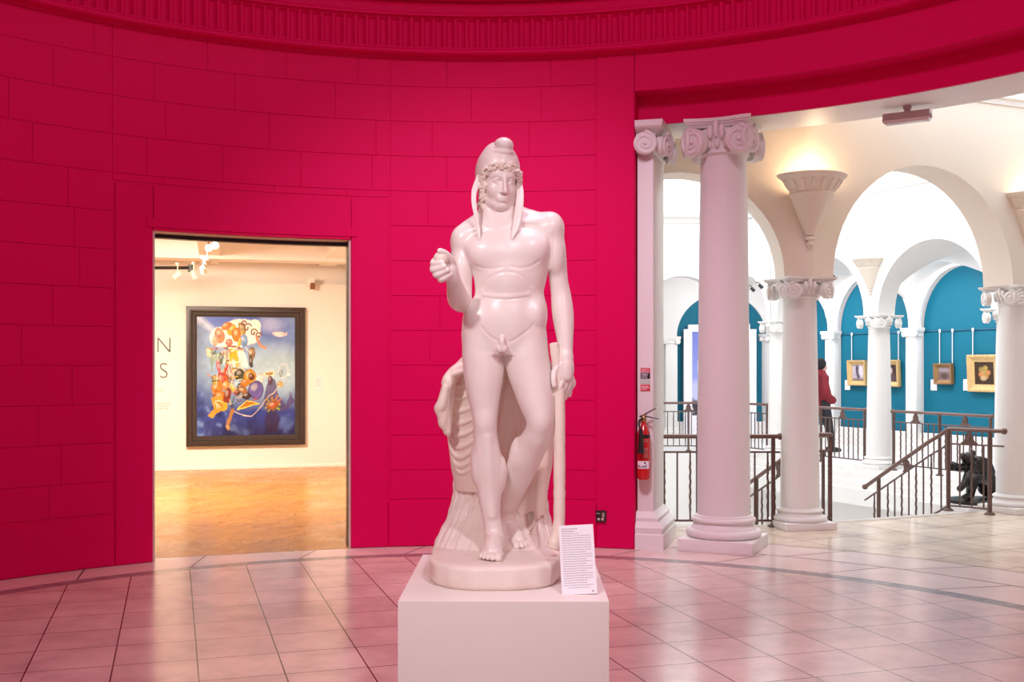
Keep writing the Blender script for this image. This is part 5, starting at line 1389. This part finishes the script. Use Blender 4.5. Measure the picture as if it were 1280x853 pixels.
# ---- soft cap with its tip rolled forward
C_ = SDF()
def cell_(c, r, k, op='u'): C_.ell(H(*c), r, k, op, R=hR)
cell_((0,-.030,.040),(.094,.112,.098),.0); cell_((0,-.018,.090),(.072,.080,.072),.04)
cell_((-.006,-.010,.128),(.046,.050,.036),.03);
cell_((.004,.026,.153),(.0405,.046,.0335),.0015)
C_.chain([(*H(-.036,.034,.128),.007),(*H(-.02,.058,.124),.0085),(*H(.018,.062,.124),.0085),(*H(.042,.040,.126),.007)], k=.010)
C_.chain([(*H(-.042,.034,.135),.003),(*H(-.022,.066,.1325),.003),(*H(.020,.072,.1325),.003),(*H(.050,.040,.136),.003)], k=.003, op='s')
n_ = HM@np.array([0,-.60,.80]); p0_ = np.array(H(0,.070,.070))
def plane(x, y, z): return (x-p0_[0])*n_[0]+(y-p0_[1])*n_[1]+(z-p0_[2])*n_[2]
C_.add(plane, np.array(H(0,0,0))-.4, np.array(H(0,0,0))+.4, .006, 's')
cell_((0,-.028,.035),(.071,.091,.083),.0,'s')
hc = np.array(H(0,0,.06)); sculpt_obj('cap', C_, [(hc-.2, hc+.2, .0025, None)], M['marble'], it=2)
# ---- lappets hanging from the cap
def strap(pts, w, t=.24):
    mb = MB(); mb.tube([tuple(np.array(p)-ORG) for p in pts], w, 12, flat=t, up=(0,-1,.15)); mb.build('lappet', M['marble'], stat, angle=80)
def smooth_pts(P, n=28):
    P = np.array(P); t = np.linspace(0,1,len(P)); tt = np.linspace(0,1,n)
    out = np.stack([np.interp(tt,t,P[:,c]) for c in range(3)],1)
    for _ in range(3): out[1:-1] = .25*out[:-2]+.5*out[1:-1]+.25*out[2:]
    return [tuple(p) for p in out]
def wl(a, n=28): return list(np.interp(np.linspace(0,1,n), np.linspace(0,1,len(a)), a))
strap(smooth_pts([H(-.080,.0,.02), S(592.5,238,-.04), S(592,252,-.075), S(594.5,268,-.085), S(597.5,284,-.088), S(599.5,300,-.098)]), wl([.017,.013,.010,.0100,.0085,.0075,.0085,.003]))
strap(smooth_pts([H(.083,.0,.015), S(650.5,240,-.02), S(649.5,256,-.06), S(648,270,-.082), S(645,284,-.096), S(640,298,-.112)]), wl([.016,.015,.016,.017,.016,.013,.003]))
for p in (S(599.6,301,-.10),): pass
# ---- hair: carved ringlets round the face
def ringlet(mb, c, ax, R_, r, turns=1.6, rise=.012, ph=0.0):
    c = np.array(c); ax = np.array(ax, float); ax /= np.linalg.norm(ax); u = np.cross(ax, (0,0,1.)); u /= np.linalg.norm(u)+1e-9; v = np.cross(ax, u); pts = []; rd = []
    n = 22
    for i in range(n+1):
        t = i/n; a = ph+turns*2*PI*t; q = R_*(1-.62*t)
        pts.append(tuple(c+u*(q*math.cos(a))+v*(q*math.sin(a))+ax*(rise*t)-ORG)); rd.append(r*(1-.25*t))
    mb.tube(pts, rd, 8)
def corkscrew(mb, top, L_, R_, r, turns, ph=0.0, lean=(0,0)):
    """hanging ringlet"""
    top = np.array(top); n = int(14*turns); pts = []; rd = []
    for i in range(n+1):
        t = i/n; a = ph+2*PI*turns*t; q = R_*(1-.35*t)*(.55+.45*min(1,t*5))
        pts.append(tuple(top+np.array([q*math.cos(a)+lean[0]*t, q*math.sin(a)+lean[1]*t, -L_*t])-ORG)); rd.append(r*(1-.3*t))
    mb.tube(pts, rd, 8)
rg = random.Random(12); mb = MB()
for i in range(13):                                     # fringe: two irregular rows of tight curls
    t = (i-6)/6; a = t*1.15
    x = .070*math.sin(a)/math.sin(1.15)*1.04; y = .006+.080*math.cos(a*1.05); z = .066-.038*abs(t)**2.2
    for k in range(3):
        if k == 2 and abs(t) > .9: continue
        d = HM@np.array([math.sin(a)*.8+rg.uniform(-.5,.5), math.cos(a), rg.uniform(-.4,.5)])
        ringlet(mb, H(x+rg.uniform(-.005,.005)+(k-1)*.004, y+.004*(k==1)-.004, z+(.007,-.005,-.015)[k]+rg.uniform(-.004,.004)), d, rg.uniform(.0062,.0095), rg.uniform(.0046,.0060), rg.uniform(1.2,2.0), rg.uniform(.006,.014), rg.uniform(0,6))
for s in (-1,1):                                        # side locks: loose clustered curls, longer on the photo's left
    corkscrew(mb, H(s*.074, -.012, .0), .125 if s < 0 else .10, .010, .0075, 4.5, 1.0, (.008*s*-1, -.006))
    corkscrew(mb, H(s*.070, -.030, .0), .11, .010, .0075, 4, 3.0, (.0, -.004))
    for k in range(30):
        t = rg.random(); zmin = -.118 if s < 0 else -.085
        z = .040+(zmin-.040)*(k/29); q = rg.uniform(-1,1)
        ringlet(mb, H(s*(.0735+.0065*q-.004*(k/29))+(.005 if s > 0 else 0), .026-.011*q-.020*(k/29)+(.008 if s > 0 else 0), z), HM@np.array([s*rg.uniform(-.2,.9),.8,rg.uniform(-.8,.8)]), rg.uniform(.0075,.0125), rg.uniform(.0052,.0074), rg.uniform(.9,1.7), rg.uniform(.008,.018), rg.uniform(0,6))
mb.build('hair', M['marble_warm'], stat, angle=80)
# ---- apple
A_ = SDF(); A_.ell(S(551.5,324,-.285),(.031,.031,.031),k=0); A_.ell(S(552,312.5,-.285),(.006,.006,.008),k=.012,op='s')
ac = np.array(S(551,323,-.285)); sculpt_obj('apple', A_, [(ac-.045, ac+.045, .002, None)], M['marble_warm'], it=1)
# ---- staff
rgs = np.random.default_rng(3); mb = MB(); pts = []; rad = []
for y, x, dz, r in ((428.5,692,-.048,3.2),(430,692.2,-.048,5.8),(445,694.5,-.050,6.1),(465,697.5,-.052,6.2),(490,699.5,-.054,6.5),(530,699.5,-.060,7),(580,699.2,-.068,7.4),(620,699.3,-.078,7.4),(650,699,-.085,7.2),(668,697,-.09,8.2),(680,693,-.095,9.6),(687,691,-.1,8.2)):
    pts.append(S(x,y,dz)); rad.append(r*mk)
pts = np.array(pts); tt = np.linspace(0,1,len(pts)); t2 = np.linspace(0,1,60)
pz = np.stack([np.interp(t2,tt,pts[:,c]) for c in range(3)],1); rr = np.interp(t2,tt,rad)*(1+.02*rgs.standard_normal(60)*(t2>.1))
mb.tube([tuple(p-ORG) for p in pz], list(rr), 14); mb.build('staff', M['marble_warm'], stat, angle=80)
# ---- base slab
mb = MB(); rings = []
def slab(e, z):
    out = []
    for j in range(96):
        t = 2*PI*j/96; c, s = math.cos(t), math.sin(t); n_e = 2.9
        x = -.07+(.279-e)*math.copysign(abs(c)**(2/n_e), c); y = 4.70+(.40-e)*math.copysign(abs(s)**(2/n_e), s)
        wob = .003*math.sin(t*7+1)+.002*math.sin(t*17)
        out.append((x-ORG[0]+wob*c, y-ORG[1]+wob*s, z-ORG[2]))
    return out
for e, z in ((.012,PT+.0),(.004,PT+.008),(.0,PT+.02),(.0,BT-.018),(.004,BT-.006),(.014,BT),(.06,BT+.0006),(.16,BT+.001)): rings.append(slab(e,z))
mb.loft(rings); mb.build('base', M['marble_rough'], stat, angle=50)
# ---- tree stump with bark, flaring out to the base
def wrap_surface(name, rows, nth, nr, disp, m, th0=0, th1=2*PI):
    """rows (photo y, left px, right px, depth centre offset, half depth) -> displaced closed surface"""
    A = np.array(rows, float); ys = np.linspace(A[0,0], A[-1,0], nr); V = []
    sm = lambda c: np.convolve(np.pad(np.interp(ys, A[:,0], A[:,c]), 3, 'edge'), np.ones(7)/7, 'valid')
    L_, R_, D_, Hh = sm(1), sm(2), sm(3), sm(4)
    for i, y in enumerate(ys):
        Yc = SY+D_[i]; cx = ((L_[i]+R_[i])/2-640)/FPX*Yc; hw = (R_[i]-L_[i])/2/FPX*Yc; z = CAMH+(HZ-y)/FPX*(Yc-Hh[i]*.4)
        for j in range(nth):
            t = 2*PI*j/nth
            d = disp(t, y, i/(nr-1)); c, s = math.cos(t), math.sin(t)
            V.append((cx+(hw+d*.8)*math.copysign(abs(c)**.9,c), Yc+(Hh[i]+d)*math.copysign(abs(s)**.9,s), z))
    V = np.array(V); idx = np.arange(nr*nth).reshape(nr,nth)
    F = np.stack([idx[:-1],np.roll(idx,-1,1)[:-1],np.roll(idx,-1,1)[1:],idx[1:]],-1).reshape(-1,4)
    mb = MB(); mb.v = [tuple(p-ORG) for p in V]; mb.f = F.tolist()+[list(range(nth))]+[list(range((nr-1)*nth,nr*nth))[::-1]]; mb.m = [0]*len(mb.f)
    return mb.build(name, m, stat, angle=80)
def bark(t, y, v):
    return .004*math.sin(t*26+2.2*math.sin(y*.05+t*3))+.003*math.sin(t*47+y*.08)+.002*math.sin(y*.35+t*9)
wrap_surface('tree_stump', [(566,566,688,.37,.08),(600,568,684,.37,.085),(620,567,683,.37,.085),(640,562,685,.36,.095),(655,557,688,.34,.12),(668,550,692,.31,.16),(680,545,696,.28,.20),(690,541,700,.25,.23),(697,540,703,.24,.24)], 220, 70, bark, M['marble_rough'])
# ---- drapery over the stump: a draped block with folds laid on its surface
DR = SDF(); rows = []
for y, xl, xr, dz, hd in ((438,588,682,.20,.03),(447,577,686,.21,.045),(456,568,690,.225,.06),(466,563,692,.24,.08),(480,560,693,.255,.095),(500,558,693,.27,.105),(530,558,693,.29,.11),(560,561,692,.31,.115),(585,564,690,.335,.115),(600,567,687,.35,.11),(613,569,685,.36,.10)):
    Yc = SY+dz; p = PX((xl+xr)/2, y, Yc); rows.append((p.z-.0, p.x, Yc, (xr-xl)/2/FPX*Yc, hd, hd))
DR.loft(rows, k=0, n=2.4)
base_DR = list(DR.p)
def dsurf(x, y):
    full = DR.p; DR.p = base_DR
    ds = np.linspace(.0, .45, 300); F = DR.at([S(x, y, d) for d in ds]); i = int(np.argmax(F < 0)); DR.p = full
    return ds[i] if F[i] < 0 else None
def fold(pts, r, out, k=.006, taper=True):
    """rounded fold following photo points (a quadratic through 3 points), standing out px proud of the cloth"""
    (xa,ya),(xb,yb),(xc,yc) = pts; Q_ = []; last = None
    for t in np.linspace(0,1,13):
        x = (1-t)**2*xa+2*t*(1-t)*(2*xb-(xa+xc)/2)+t*t*xc; y = (1-t)**2*ya+2*t*(1-t)*(2*yb-(ya+yc)/2)+t*t*yc
        d = dsurf(x, y)
        if d is None: d = last
        if d is None: continue
        last = d; rr = r*((.45+.55*math.sin(PI*min(1,t*1.0+.0))) if taper else 1.0)
        Q_.append(S(x, y, d+(rr-out*rr/r)*mk, rr))
    if len(Q_) > 2: DR.chain(Q_, k=k, sub=2)
for (xa,ya,xb,yb,xc,yc,r) in ((567,470,570,482,586,478,3.0),(564,482,571,497,590,492,3.2),(563,496,571,513,592,508,3.4),(562,508,571,528,594,522,3.6),(561,521,571,543,595,535,3.8),(560,534,571,558,595,548,3.8),(561,547,572,571,594,560,3.4),(563,560,573,582,593,572,3.0),(567,573,575,591,591,583,2.4)):
    fold(((xa,ya),(xb,yb),(xc,yc)), r, r*.95)
for x0, y0, x1, y1, r in ((640,456,617,585,2.3),(640,458,624,598,2.6),(641,460,631,600,2.4),(643,464,638,602,2.7),(645,470,646,600,2.3),(648,478,654,590,2.6),(652,488,661,578,2.3),(634,455,611,560,2.2)):
    fold(((x0,y0),((x0+x1)/2-1.5,(y0+y1)/2),(x1,y1)), r*1.25, r*1.5, k=.003, taper=False)
for x0, x1, r in ((575,571,2.4),(582,580,2.8),(588,587,2.4)):
    fold(((x0,448+(588-x0)*.8),((x0+x1)/2-2,466),(x1-1,486)), r, r*.9, k=.004)
zA, zB = min(r_[0] for r_ in rows)-.02, max(r_[0] for r_ in rows)+.02
V, F = sculpt_slabs(DR, (-.36,4.55,zA), None, .003, [(z0,z1,-.36,.30,4.68,5.10) for z0, z1 in zip(np.linspace(zA,zB,4)[:-1], np.linspace(zA,zB,4)[1:])])
np_mesh('drapery', relax(V,F,1)-ORG, F, M['marble_warm'], stat)
# knot and hanging tail on the photo's left, fall of cloth behind the bent knee
D_ = SDF()
D_.ell(S(561,478,.12),(.026,.03,.034),k=0); D_.chain([S(576,461,.16,9),S(566,468,.13,8),S(560,480,.12,7.5)],k=.02)
for i, (x0,x1,y1) in enumerate(((557,549,517),(561,553.5,532),(565,559,540),(556,552,524))):
    D_.chain([S(x0,485,.10+.02*i,4.5),S((x0+x1)/2-1,505,.11+.02*i,6.5),S(x1,y1-6,.12+.02*i,6.5),S(x1+1,y1+2,.125+.02*i,4)], k=.010)
D_.chain([S(566,469,.10,2.6),S(590,461,.13,3.4)],k=.01)
lo_ = np.array((-.40,4.55,S(0,560)[2])); sculpt_obj('drapery_knot', D_, [(lo_, (-.10,4.95,S(0,440)[2]), .0035, None)], M['marble_warm'], it=2)
D_ = SDF()
for i in range(6):
    x = 682-6.5*i; D_.chain([S(x+2,520,.20,6),S(x,560,.225+.004*i,7),S(x-3+1.5*math.sin(i*2),600+5*math.sin(i*3),.255+.006*i,6.2),S(x-4,640+6*math.sin(i*2),.27,4.6)],k=.008)
lo_ = np.array((-.05,4.70,S(0,665)[2]-.03)); sculpt_obj('drapery_fall', D_, [(lo_, (.26,5.05,S(0,500)[2]), .0035, None)], M['marble_warm'], it=2)
D_ = SDF()                                            # looped cord on the stump
D_.chain([S(645,631,.27,1.3),S(646,645,.265,1.3),S(652,656,.25,1.3),S(660,664,.20,1.3),S(667,657,.24,1.3),S(669,640,.255,1.3),S(670,620,.265,1.3)],k=.003)
D_.ell(S(661,667,.19),(.009,.008,.011),k=.005)
lo_ = np.array((-.02,4.72,S(0,690)[2]-.03)); sculpt_obj('cord', D_, [(lo_, (.16,4.95,S(0,600)[2]), .0022, None)], M['marble_rough'], it=1)

# ---- label card leaning against the statue's base
c0, c1, c2, c3 = PX(702.5,747,4.245), PX(746.5,745.5,4.235), PX(736.5,656.5,4.335), PX(692.5,657.5,4.345)
c0.z = c1.z = PT+.002; ux = (c1-c0); wc = ux.length; ux.normalize(); uz = ((c3+c2)/2-(c0+c1)/2); hcard = uz.length; uz.normalize(); un = ux.cross(uz)
Mc = Matrix(((ux.x,un.x*-1,uz.x,(c0.x+c1.x)/2),(ux.y,un.y*-1,uz.y,(c0.y+c1.y)/2),(ux.z,un.z*-1,uz.z,(c0.z+c1.z)/2),(0,0,0,1)))
root = thing('label_card', 'tilted white label card with grey print leaning against the statue base', 'label', (0,0,0))
root.matrix_world = Mc
sgn = 1 if (Mc.to_3x3() @ Vector((0,1,0))).y > 0 else -1
mb = MB(); mb.box((-wc/2,0,0),(wc/2,sgn*.004,hcard)); mb.build('card', M['card'], root)
mb = MB(); rg = random.Random(2); nl = 26
for k in range(nl):
    z = hcard*(.945-.034*k); x = -wc*.42; end = wc*(.42 if rg.random() > .2 else .25)
    if k == 0: end = .05*wc
    if k == 1: end = -.05*wc
    if k == 2: end = .08*wc
    if k == nl-1: x = -wc*.30; end = wc*.30
    while x < end:
        l = rg.uniform(.004,.012); hgt = .0017 if k > 1 else .0026
        mb.box((x,-sgn*.0006,z-hgt/2),(min(x+l,end),sgn*.0004,z+hgt/2)); x += l+.0022
mb.build('print', M['ink'], root)
mb = MB(); mb.box((wc*.36,-sgn*.0006,.008),(wc*.42,sgn*.0004,.013)); mb.build('footer_print', M['ink'], root)
# ------------------------------------------------------------------ visitor in the far aisle
pp = PX(1025.5, 500, 20.2); PO = np.array([pp.x, 20.2, 0.0])
person = thing('person', 'person in a dark red coat and black beanie walking past the teal wall', 'person', tuple(PO))
wdir = np.array([.97,.243,0]); side = np.array([-.243,.97,0])      # walking to the photo's right
def Q(f, s, z): return tuple(PO+wdir*f+side*s+np.array([0,0,z]))
def Qc(f, s, z, r): return (*Q(f,s,z), r)
def sc_p(name, sdf, m, h=.012, it=2): 
    V, F = sculpt(sdf, [(PO+np.array([-.6,-.6,-.02]), PO+np.array([.6,.6,1.85]), h, None)]); return np_mesh(name, relax(V,F,it)-PO, F, m, person)
b = SDF()
b.ell(Q(.03,0,1.58),(.078,.078,.115),k=0); b.ell(Q(.075,0,1.55),(.05,.05,.07),k=.03); b.ell(Q(.13,0,1.565),(.016,.016,.022),k=.015); b.chain([Qc(0,0,1.50,.055),Qc(-.01,0,1.38,.065)],k=.03)
b.chain([Qc(-.02,0,1.36,.13),Qc(0,0,1.15,.14),Qc(.0,0,.95,.13)],k=.04)
for s, f in ((-1,.20),(1,-.22)):
    b.chain([Qc(0,s*.09,.93,.10),Qc(f*.55,s*.09,.52,.062),Qc(f*.9,s*.09,.10,.04)],k=.03); b.chain([Qc(f*.9-.06,s*.09,.045,.036),Qc(f*.9+.13,s*.09,.03,.03)],k=.02)
    b.chain([Qc(-.02,s*.20,1.36,.055),Qc(-.04-.1*f,s*.25,1.08,.045),Qc(.10,s*.20,.98,.036)],k=.02)
    b.ell(Q(.14,s*.18,.96),(.045,.04,.035),k=.015)
    for i in range(4): b.chain([Qc(.15,s*.18-s*.018*i+.03*s,.955,.011),Qc(.18,s*.17-s*.018*i+.03*s,.93,.010),Qc(.18,s*.16-s*.018*i+.03*s,.905,.009)],k=.004)
    b.chain([Qc(.15,s*.15,.97,.012),Qc(.18,s*.14,.94,.010)],k=.004)
sc_p('body', b, mat('skin',(.62,.38,.30),.55), .010)
b = SDF(); b.chain([Qc(-.04,0,1.37,.165),Qc(-.02,0,1.2,.18),Qc(.0,0,1.02,.20),Qc(-.01,0,.88,.185)],k=.03)
for s in (-1,1): b.chain([Qc(-.03,s*.20,1.37,.08),Qc(-.06,s*.26,1.10,.078),Qc(.13,s*.20,.96,.072)],k=.05)
b.chain([Qc(.0,0,1.45,.085),Qc(-.02,0,1.38,.12)],k=.04)
sc_p('coat', b, mat('dark red padded coat',(.20,.006,.016),.75,bump=(40,.3,.01)))
b = SDF(); b.ell(Q(.005,0,1.635),(.098,.098,.105),k=0); b.chain([Qc(.0,.0,1.60,.10),Qc(-.06,0,1.58,.075)],k=.03); b.ell(Q(.115,0,1.54),(.07,.10,.085),k=.02,op='s'); b.ell(Q(-.08,0,1.52),(.05,.06,.06),k=.03)
sc_p('beanie', b, mat('black wool',(.012,.011,.014),.9))
b = SDF()
for s, f in ((-1,.20),(1,-.22)): b.chain([Qc(0,s*.09,.93,.125),Qc(f*.55,s*.09,.52,.085),Qc(f*.9,s*.09,.12,.06)],k=.04)
sc_p('trousers', b, mat('black trousers',(.02,.017,.025),.8))
for s, f in ((-1,.20),(1,-.22)):
    b = SDF(); b.chain([Qc(f*.9-.07,s*.09,.055,.052),Qc(f*.9+.06,s*.09,.045,.05),Qc(f*.9+.16,s*.09,.035,.036)],k=.02); sc_p('shoe', b, M['black'], .008)

# ------------------------------------------------------------------ crouching bronze on its white block beyond the rail
bc = PX(1217, 612, 13.0); BO = np.array([bc.x, 13.0, -.031])
mb = MB(); mb.box((-.62,-.42,-1.5),(.62,.42,-.032), bev=.01); ped = mb.build('sculpture_plinth', M['white'], angle=30); ped.location = (bc.x+.1,13.05,0); ped.rotation_euler = (0,0,bang)
tag(ped, 'white block under the dark crouching bronze, beyond the stair railing', 'plinth')
br = thing('bronze_sculpture', 'small dark bronze of a crouching figure behind the stair railing', 'sculpture', tuple(BO))
kb = 13.0/FPX
def Z(x, y, d, r=None):
    p = PX(x, y, 13.0+d); return (p.x,p.y,p.z) if r is None else (p.x,p.y,p.z,r*kb)
b = SDF()
b.chain([Z(1211,585,-.05,8),Z(1222,588,.0,11),Z(1231,598,.05,12.5),Z(1234,609,.05,12)],k=.03)                     # back and haunch
b.chain([Z(1222,578,-.02,8),Z(1232,580,.05,7),Z(1238,590,.08,6)],k=.03)
b.ell(Z(1210,574,-.10),(.075,.085,.085),k=.02); b.ell(Z(1204,571,-.14),(.035,.05,.05),k=.02); b.ell(Z(1215,567,-.06),(.04,.05,.045),k=.015)  # head, mane
b.chain([Z(1208,583,-.06,5),Z(1199,585,-.16,5),Z(1191,583,-.22,5.5)],k=.015); b.ell(Z(1190,583,-.23),(.055,.05,.055),k=.015)  # reaching arm and fist
for i in range(4): b.chain([Z(1187,580+2.2*i,-.25,1.5),Z(1185,581+2.2*i,-.29,1.4),Z(1188,582+2.2*i,-.31,1.2)],k=.006)
b.chain([Z(1216,587,-.10,6),Z(1210,594,-.2,5),Z(1206,604,-.26,4.5),Z(1200,611,-.28,4)],k=.015)                    # second arm
b.chain([Z(1230,603,-.05,9),Z(1218,600,-.22,7.5),Z(1214,611,-.2,6),Z(1212,620,-.18,5),Z(1206,622,-.26,4)],k=.02)  # near leg
b.chain([Z(1232,606,.12,9),Z(1226,600,-.05,7),Z(1238,614,.1,6),Z(1243,621,.1,5),Z(1238,622,.0,4)],k=.02)
V, F = sculpt(b, [(BO+np.array([-.5,-.5,-.05]), BO+np.array([.5,.45,.75]), .010, None)]); np_mesh('body', relax(V,F,1)-BO, F, M['bronze'], br)
mb = MB(); rings = []
for e, z in ((0,.0),(0,.03),(.02,.055),(.08,.06)):
    rings.append([(.03+(.34-e)*math.cos(t)*(1+.06*math.sin(3*t)), -.05+(.28-e)*math.sin(t), z) for t in np.linspace(0,2*PI,36,endpoint=False)])
mb.loft(rings); mb.build('base', M['bronze'], br)

# ------------------------------------------------------------------ repeats of a kind share a group
GR = {'column':'Ionic columns of the hall', 'pilaster':'white wall pilasters', 'railing':'iron railings round the stairwell', 'hanging rod':'white rods hanging from the picture rail',
      'wall lamp':'plaster uplights on the arcades', 'spotlight':'small ceiling spotlights', 'lettering':'capital letters on the gallery wall', 'wall text':'faded print on the gallery wall'}
for o in scene.objects:
    if o.parent is None and o.get('category') in GR: o['group'] = GR[o['category']]
    if o.parent is None and o.name.startswith('caption_card'): o['group'] = 'white caption cards on walls'
    if o.parent is None and o.name.startswith('framed_painting') and 'large abstract' not in o['label']: o['group'] = 'framed pictures on the teal wall'
by = {o.name: o for o in stat.children}
for c_, p_ in (('lappet','cap'),('drapery_swag','drapery'),('drapery_knot','drapery'),('drapery_fall','drapery'),('cord','tree_stump')):
    for o in list(stat.children):
        if o.name.split('.')[0] == c_: o.parent = by[p_]

SUB = {'fire_extinguisher':{'lever':'valve','carry_handle':'valve','pull_ring':'valve','hose':'valve','name_label':'cylinder','label_print':'cylinder','instruction_print':'cylinder','band':'cylinder'},
       'fire_safety_sign':{'red_header':'plate','black_panel':'plate','green_panel':'plate','red_footer':'plate','print':'plate','gas_text':'plate'},
       'wall_uplight':{'leaf_moulding':'bowl','finial':'bowl','rim':'bowl'}, 'emergency_light':{'clip':'housing','diffuser':'housing'},
       'wall_socket':{'switch':'plate','outlet':'plate','name_plate':'plate'}, 'caption_card':{'print':'card'}, 'label_card':{'print':'card','footer_print':'card'}, 'framed_painting':{'canvas':'frame'}}
for o in list(scene.objects):
    mp = SUB.get(o.name.split('.')[0])
    if o.parent is None and mp:
        ch = {c.name.split('.')[0]: c for c in o.children}
        for c in list(o.children):
            t = mp.get(c.name.split('.')[0])
            if t and t in ch: c.parent = ch[t]
